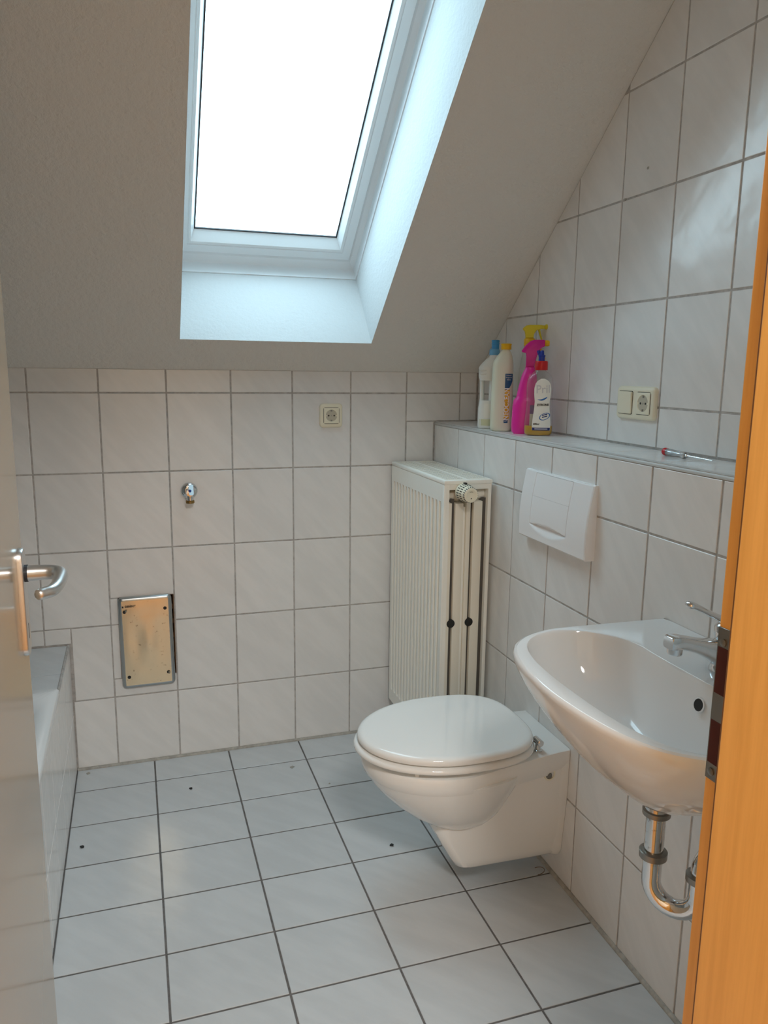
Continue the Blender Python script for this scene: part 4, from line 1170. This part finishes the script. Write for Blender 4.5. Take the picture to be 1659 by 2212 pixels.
# --- 3: clear bottle with yellow trigger
b3 = empty('spray_bottle', (1.447, -0.450, LEDGE), FACE, 'clear spray bottle with a yellow trigger head, behind the pink one', 'bottle', GRP)
bottle_loft([(0.026, 0.026, 0.0), (0.0290, 0.029, 0.004), (0.0300, 0.030, 0.02), (0.0300, 0.030, 0.13), (0.0290, 0.029, 0.16), (0.0250, 0.025, 0.20), (0.0190, 0.019, 0.235), (0.0145, 0.0145, 0.252), (0.0125, 0.0125, 0.258), (0.0125, 0.0125, 0.262)], n=2.2).obj('body', 'clear_pet', b3, smooth=50)
MB().tube([(0.0, 0, 0.012), (0.001, 0, 0.13), (0, 0, 0.262)], 0.0025, 8).obj('dip_tube', 'hdpe_white', b3, smooth=60)
def trigger_head(parent, z0, cx, body_m, ring_m, trig_m, noz_m, long=1.0, noz_len=0.014):
    """spray head: collar, body with nozzle to local +x, trigger under the nozzle"""
    MB().lathe([(0.0160, z0), (0.0168, z0 + 0.003), (0.0165, z0 + 0.020), (0.0150, z0 + 0.022)], (cx, 0, 0), (0, 0, 1), 28).obj('collar', ring_m, parent, smooth=40)
    zb = z0 + 0.022
    prof = [(-0.0135, 0.0), (-0.0150, 0.012), (-0.0170, 0.020), (-0.0240, 0.0275), (-0.0200, 0.0320), (-0.0125, 0.0375), (0.0, 0.0395), (0.030, 0.0395), (0.047, 0.0380), (0.048, 0.0290), (0.033, 0.0275), (0.0200, 0.0230), (0.0130, 0.0120), (0.0120, 0.0)]
    mb = MB(); rings = []
    for y, k_ in ((-0.0105, 0.90), (-0.0085, 0.98), (-0.004, 1.0), (0.004, 1.0), (0.0085, 0.98), (0.0105, 0.90)):
        c0 = Vector((0.005, 0, 0.022))
        rings.append([Vector((cx + c0.x + (x * long - c0.x) * k_, y, zb + c0.z + (z - c0.z) * k_)) for x, z in prof])
    mb.loft(rings).obj('head', body_m, parent, smooth=40)
    MB().lathe([(0.0072, 0.0), (0.0078, 0.003), (0.0078, noz_len - 0.003), (0.0062, noz_len)], (cx + 0.047 * long, 0, zb + 0.0335), (1, 0, 0), 20).obj('nozzle', noz_m, parent, smooth=40)
    tr_ = [(cx + 0.026, 0, zb + 0.026), (cx + 0.030, 0, zb + 0.012), (cx + 0.034, 0, zb + 0.0), (cx + 0.040, 0, zb - 0.012)]
    MB().tube(tr_, [0.006, 0.0052, 0.0042, 0.0032], 10, sx=0.6, sy=1.1, up=(1, 0, 0)).obj('trigger', trig_m, parent, smooth=60)
trigger_head(b3, 0.252, 0.0, 'trigger_yellow', 'cap_yellow', 'trigger_yellow', 'trigger_yellow', 0.94, 0.009)

# --- 4: pink spray bottle
b4 = empty('spray_bottle', (1.390, -0.533, LEDGE), FACE, 'bright pink spray bottle with pink trigger head and yellow nozzle', 'bottle', GRP)
bottle_loft([(0.0290, 0.022, 0.0, 0.004), (0.0345, 0.026, 0.006, 0.004), (0.0360, 0.0275, 0.020, 0.004), (0.0355, 0.0275, 0.075, 0.005), (0.0340, 0.027, 0.092, 0.006), (0.0295, 0.0245, 0.099, 0.008), (0.0285, 0.0240, 0.105, 0.009), (0.0275, 0.0235, 0.120, 0.0105), (0.0250, 0.0225, 0.140, 0.0125), (0.0215, 0.0200, 0.160, 0.0140), (0.0170, 0.0165, 0.172, 0.0150), (0.0140, 0.0140, 0.178, 0.0155), (0.0140, 0.0140, 0.182, 0.0155)], n=2.5).obj('body', 'pink', b4, smooth=45)
# slim pink head with a long neck
zb = 0.180; cx = 0.0155
prof = [(-0.0130, 0.0), (-0.0125, 0.030), (-0.0140, 0.040), (-0.0250, 0.0425), (-0.0262, 0.0465), (-0.0150, 0.0620), (-0.0020, 0.0725), (0.0100, 0.0760), (0.0360, 0.0760), (0.0395, 0.0740), (0.0395, 0.0590), (0.0330, 0.0560), (0.0240, 0.0480), (0.0190, 0.0340), (0.0130, 0.010), (0.0125, 0.0)]
rings = []
for y, k_ in ((-0.0110, 0.88), (-0.0090, 0.97), (-0.004, 1.0), (0.004, 1.0), (0.0090, 0.97), (0.0110, 0.88)):
    rings.append([Vector((cx + 0.004 + (x - 0.004) * k_, y, zb + 0.04 + (z - 0.04) * k_)) for x, z in prof])
MB().loft(rings).obj('head', 'pink_deep', b4, smooth=40)
MB().lathe([(0.0075, 0.0), (0.0082, 0.001), (0.0082, 0.008), (0.0070, 0.0125), (0.004, 0.0135)], (cx + 0.0390, 0, zb + 0.0665), (1, 0, 0), 20).obj('nozzle', 'cap_yellow', b4, smooth=40)
MB().tube([(cx + 0.026, 0, zb + 0.054), (cx + 0.031, 0, zb + 0.042), (cx + 0.037, 0, zb + 0.032), (cx + 0.042, 0, zb + 0.024)], [0.005, 0.0045, 0.004, 0.003], 10, sx=0.6, sy=1.1, up=(1, 0, 0)).obj('trigger', 'cap_yellow', b4, smooth=60)
yf4 = lambda x, z: front_y(0.0358, 0.0276, x - 0.0045, 2.5)
patch(band(0.012, 0.078, lambda z: 0.0200, lambda z: 0.0385), yf4, 'label', 'label_white', b4, 0.0006)
patch(band(0.056, 0.080, lambda z: 0.0200, lambda z: 0.0385), yf4, 'label_band', 'label_violet', b4, 0.0009)

b3.scale = (1, 1, 1.012)
b4.scale = (1, 1, 1.055)

# --- 5: clear dish soap bottle, red collar, blue pull spout
b5 = empty('dish_soap_bottle', (1.404, -0.603, LEDGE), FACE, 'clear dish soap bottle with red cap, blue spout and white label', 'bottle', GRP)
L5 = [(0.0350, 0.0215, 0.0), (0.0390, 0.0245, 0.004), (0.0400, 0.0255, 0.012), (0.0395, 0.0255, 0.035), (0.0375, 0.0245, 0.060), (0.0360, 0.0240, 0.078), (0.0362, 0.0240, 0.095), (0.0372, 0.0245, 0.115), (0.0372, 0.0245, 0.130), (0.0355, 0.0240, 0.145), (0.0300, 0.0210, 0.157), (0.0205, 0.0165, 0.166), (0.0130, 0.0130, 0.171), (0.0125, 0.0125, 0.176)]
bottle_loft(L5, n=2.4).obj('body', 'clear_pet', b5, smooth=50)
def lerp_level(z):
    for a, b in zip(L5, L5[1:]):
        if a[2] <= z <= b[2]:
            t = (z - a[2]) / (b[2] - a[2]); return a[0] + (b[0] - a[0]) * t, a[1] + (b[1] - a[1]) * t
    return L5[-1][:2]
bottle_loft([(w_ - 0.0012, d_ - 0.0012, z) for w_, d_, z in ((0.0345, 0.0210, 0.002), (0.0388, 0.0243, 0.006), (0.0399, 0.0254, 0.014), (0.0399, 0.0254, 0.022), (0.0397, 0.0254, 0.0265))], n=2.4).obj('soap', 'soap_yellow', b5, smooth=50)
MB().lathe([(0.0178, 0.171), (0.0182, 0.173), (0.0178, 0.192), (0.0165, 0.1945), (0.010, 0.195)], (0.001, 0, 0), (0, 0, 1), 28).obj('cap', 'cap_red', b5, smooth=40)
MB().lathe([(0.0088, 0.194), (0.0088, 0.206), (0.0100, 0.207), (0.0100, 0.2095), (0.0065, 0.2100), (0.0055, 0.220), (0.004, 0.222)], (0.001, 0, 0), (0, 0, 1), 24).obj('spout', 'nozzle_blue', b5, smooth=40)
MB().tube([(-0.004, 0, 0.209), (-0.008, 0, 0.216), (-0.0095, 0, 0.222)], 0.0042, 10).obj('spout_flap', 'nozzle_blue', b5, smooth=60)
def yf5(x, z):
    w_, d_ = lerp_level(max(0.0, z)); return front_y(w_, d_, x, 2.4)
def lab_half(z):
    T = [(0.018, 0.0275), (0.03, 0.0283), (0.05, 0.0262), (0.072, 0.0232), (0.09, 0.0225), (0.108, 0.0250), (0.124, 0.0255), (0.136, 0.0225), (0.144, 0.0165), (0.1495, 0.004)]
    if z <= T[0][0]: return T[0][1]
    for a, b in zip(T, T[1:]):
        if z <= b[0]: return a[1] + (b[1] - a[1]) * (z - a[0]) / (b[0] - a[0])
    return T[-1][1]
LCX = 0.0075
patch(band(0.0150, 0.1495, lambda z: LCX - lab_half(z) * 0.92, lambda z: LCX + lab_half(z) * 0.92, 40, 16), yf5, 'label', 'label_white', b5, 0.0007)
patch(band(0.0150, 0.0225, lambda z: LCX - lab_half(z) * 0.90, lambda z: LCX + lab_half(z) * 0.90, 6, 16), yf5, 'label_base', 'print_navy', b5, 0.0011)
print_text('Pril', 0.030, b5, 'label_grey', yf5, LCX + 0.001, 0.1215, 0.05, bold=0.0002, lift=0.0012)
print_text('ZITRONE', 0.0078, b5, 'black_mark', yf5, LCX + 0.002, 0.0815, 0.03, bold=0.0003, lift=0.0012)
print_text('600ml', 0.0068, b5, 'black_mark', yf5, LCX - 0.014, 0.0315, 0, bold=0.0002, lift=0.0012)
# blue swoosh and oval emblem printed on the label
rows = []
for j in range(13):
    t = j / 12; x = LCX - 0.013 + 0.026 * t; zc = 0.0985 - 0.006 * math.sin(PI * (0.15 + 0.75 * t)) + 0.005 * t; hh = 0.0003 + 0.0042 * t * math.sin(PI * min(1, 0.35 + 0.62 * t)) ** 0.7
    rows.append([(x, zc - hh), (x, zc), (x, zc + hh)])
patch(rows, yf5, 'swoosh', 'print_blue', b5, 0.0012)
mb = MB(); rings = []
for k_ in (0.0152, 0.0126):
    rings.append([Vector((x, yf5(x, z) - 0.0012, z)) for x, z in [(LCX + 0.0085 + k_ * math.cos(2 * PI * i / 32), 0.0515 + 0.6 * k_ * math.sin(2 * PI * i / 32) + 0.25 * k_ * math.cos(2 * PI * i / 32)) for i in range(32)]])
mb.loft(rings, False, False).obj('emblem_ring', 'print_blue', b5)
for i, zz in enumerate((0.0545, 0.0495)):
    patch([[(LCX + 0.0015 + a, zz + 0.25 * a - 0.0015) for a in (0, 0.007, 0.014)], [(LCX + 0.0015 + a, zz + 0.25 * a + 0.0012) for a in (0, 0.007, 0.014)]], yf5, 'emblem_bar', 'print_navy', b5, 0.0013)
patch([[(LCX - 0.018 + a, 0.0178) for a in (0, 0.009, 0.018, 0.028, 0.036)], [(LCX - 0.018 + a, 0.0200) for a in (0, 0.009, 0.018, 0.028, 0.036)]], yf5, 'small_print', 'label_grey', b5, 0.0014)

b2.scale = (1, 1, 0.98)
b5.scale = (1, 1, 1.075)

# ================================================================== SCREWDRIVER
sd = empty('screwdriver', (1.424, -1.135, LEDGE), 0.0, 'small voltage-tester screwdriver with clear handle and red end on the ledge', 'screwdriver')
ax = Vector((0.02, -1, -0.028)).normalized(); o0 = Vector((0, 0, 0.0092))
MB().lathe([(0.0055, 0), (0.0082, 0.0015), (0.0088, 0.005), (0.0085, 0.012)], o0, ax, 16).obj('end_cap', 'handle_red', sd, smooth=50)
MB().lathe([(0.0083, 0.012), (0.0080, 0.025), (0.0068, 0.045), (0.0062, 0.058), (0.0072, 0.062), (0.0072, 0.068), (0.0055, 0.071)], o0, ax, 12).obj('handle', 'clear_handle', sd, smooth=30)
MB().lathe([(0.0035, 0.016), (0.0035, 0.030), (0.0022, 0.031), (0.0022, 0.045), (0.0040, 0.046), (0.0040, 0.055)], o0, ax, 10).obj('tester_core', 'chrome', sd, smooth=40)
MB().lathe([(0.0045, 0.069), (0.0045, 0.075), (0.0022, 0.077), (0.0018, 0.14), (0.0016, 0.150)], o0, ax, 12).obj('shaft', 'chrome', sd, smooth=40)

# ================================================================== CRUMBS ON THE FLOOR
def crumb(x, y, s, label, material='black_mark', flat=0.45):
    bm = bmesh.new(); bmesh.ops.create_icosphere(bm, subdivisions=1, radius=s)
    rnd = random.Random(int(x * 1000))
    for v in bm.verts: v.co = Vector((v.co.x * rnd.uniform(0.6, 1.4), v.co.y * rnd.uniform(0.6, 1.4), v.co.z * flat * rnd.uniform(0.7, 1.2) + s * flat * 0.9))
    me = bpy.data.meshes.new('crumb'); bm.to_mesh(me); bm.free()
    o = link('crumb', me, material, None); o.location = (x, y, 0.0)
    return tag(o, label, 'crumb', 'crumbs of dirt on the floor tiles')
crumb(0.1115, -0.455, 0.0070, 'dark crumb of dirt on the floor close to the bath surround')
crumb(0.426, -0.228, 0.0058, 'black crumb on the floor below the chrome valve')
crumb(0.947, -0.700, 0.0058, 'black crumb on the floor just left of the toilet')
crumb(0.858, -0.326, 0.0034, 'tiny dark crumb on the floor behind the toilet front', 'dim_metal')
crumb(0.762, -0.186, 0.0080, 'flat grey smudge of dirt near the back wall', 'dim_metal', 0.12)
crumb(0.107, -0.033, 0.0080, 'flat grey scrap in the corner of back wall and bath', 'dim_metal', 0.12)
hc = []
for i in range(10):
    a = PI * 1.15 * i / 9
    hc.append((0.018 * math.sin(a), 0.016 * math.cos(a), 0.0012 + 0.006 * math.sin(a * 0.8)))
o = MB().tube(hc, 0.0008, 6).obj('thread', 'hole_brown', None, smooth=60)
o.location = (1.288, -0.925, 0.0)
tag(o, 'curled brown thread on the floor under the toilet', 'thread')

# ================================================================== ADDED HALL LAMP (unseen fill for the bathroom, behind the viewer)
hl = empty('added_hall_lamp', (0.55, -3.0, ZC), label='added round ceiling lamp in the hall, unseen fill for the bathroom', category='lamp')
MB().lathe([(0.06, 0), (0.06, -0.03)], (0, 0, 0), (0, 0, 1), 24).obj('base', 'alu', hl, smooth=40)
MB().lathe([(0.26, -0.02), (0.28, -0.035), (0.26, -0.075), (0.16, -0.10), (0.0, -0.108)], (0, 0, 0), (0, 0, 1), 32).obj('shade', 'white_plastic', hl, smooth=60)
la = bpy.data.lights.new('hall_fill_light', 'AREA')
la.shape = 'DISK'; la.size = 0.50; la.energy = HALL_FILL_W; la.color = (1.0, 1.0, 0.97)
lo = bpy.data.objects.new('hall_fill_light', la); COL.objects.link(lo)
lo.location = (0, 0, -0.115); lo.parent = hl
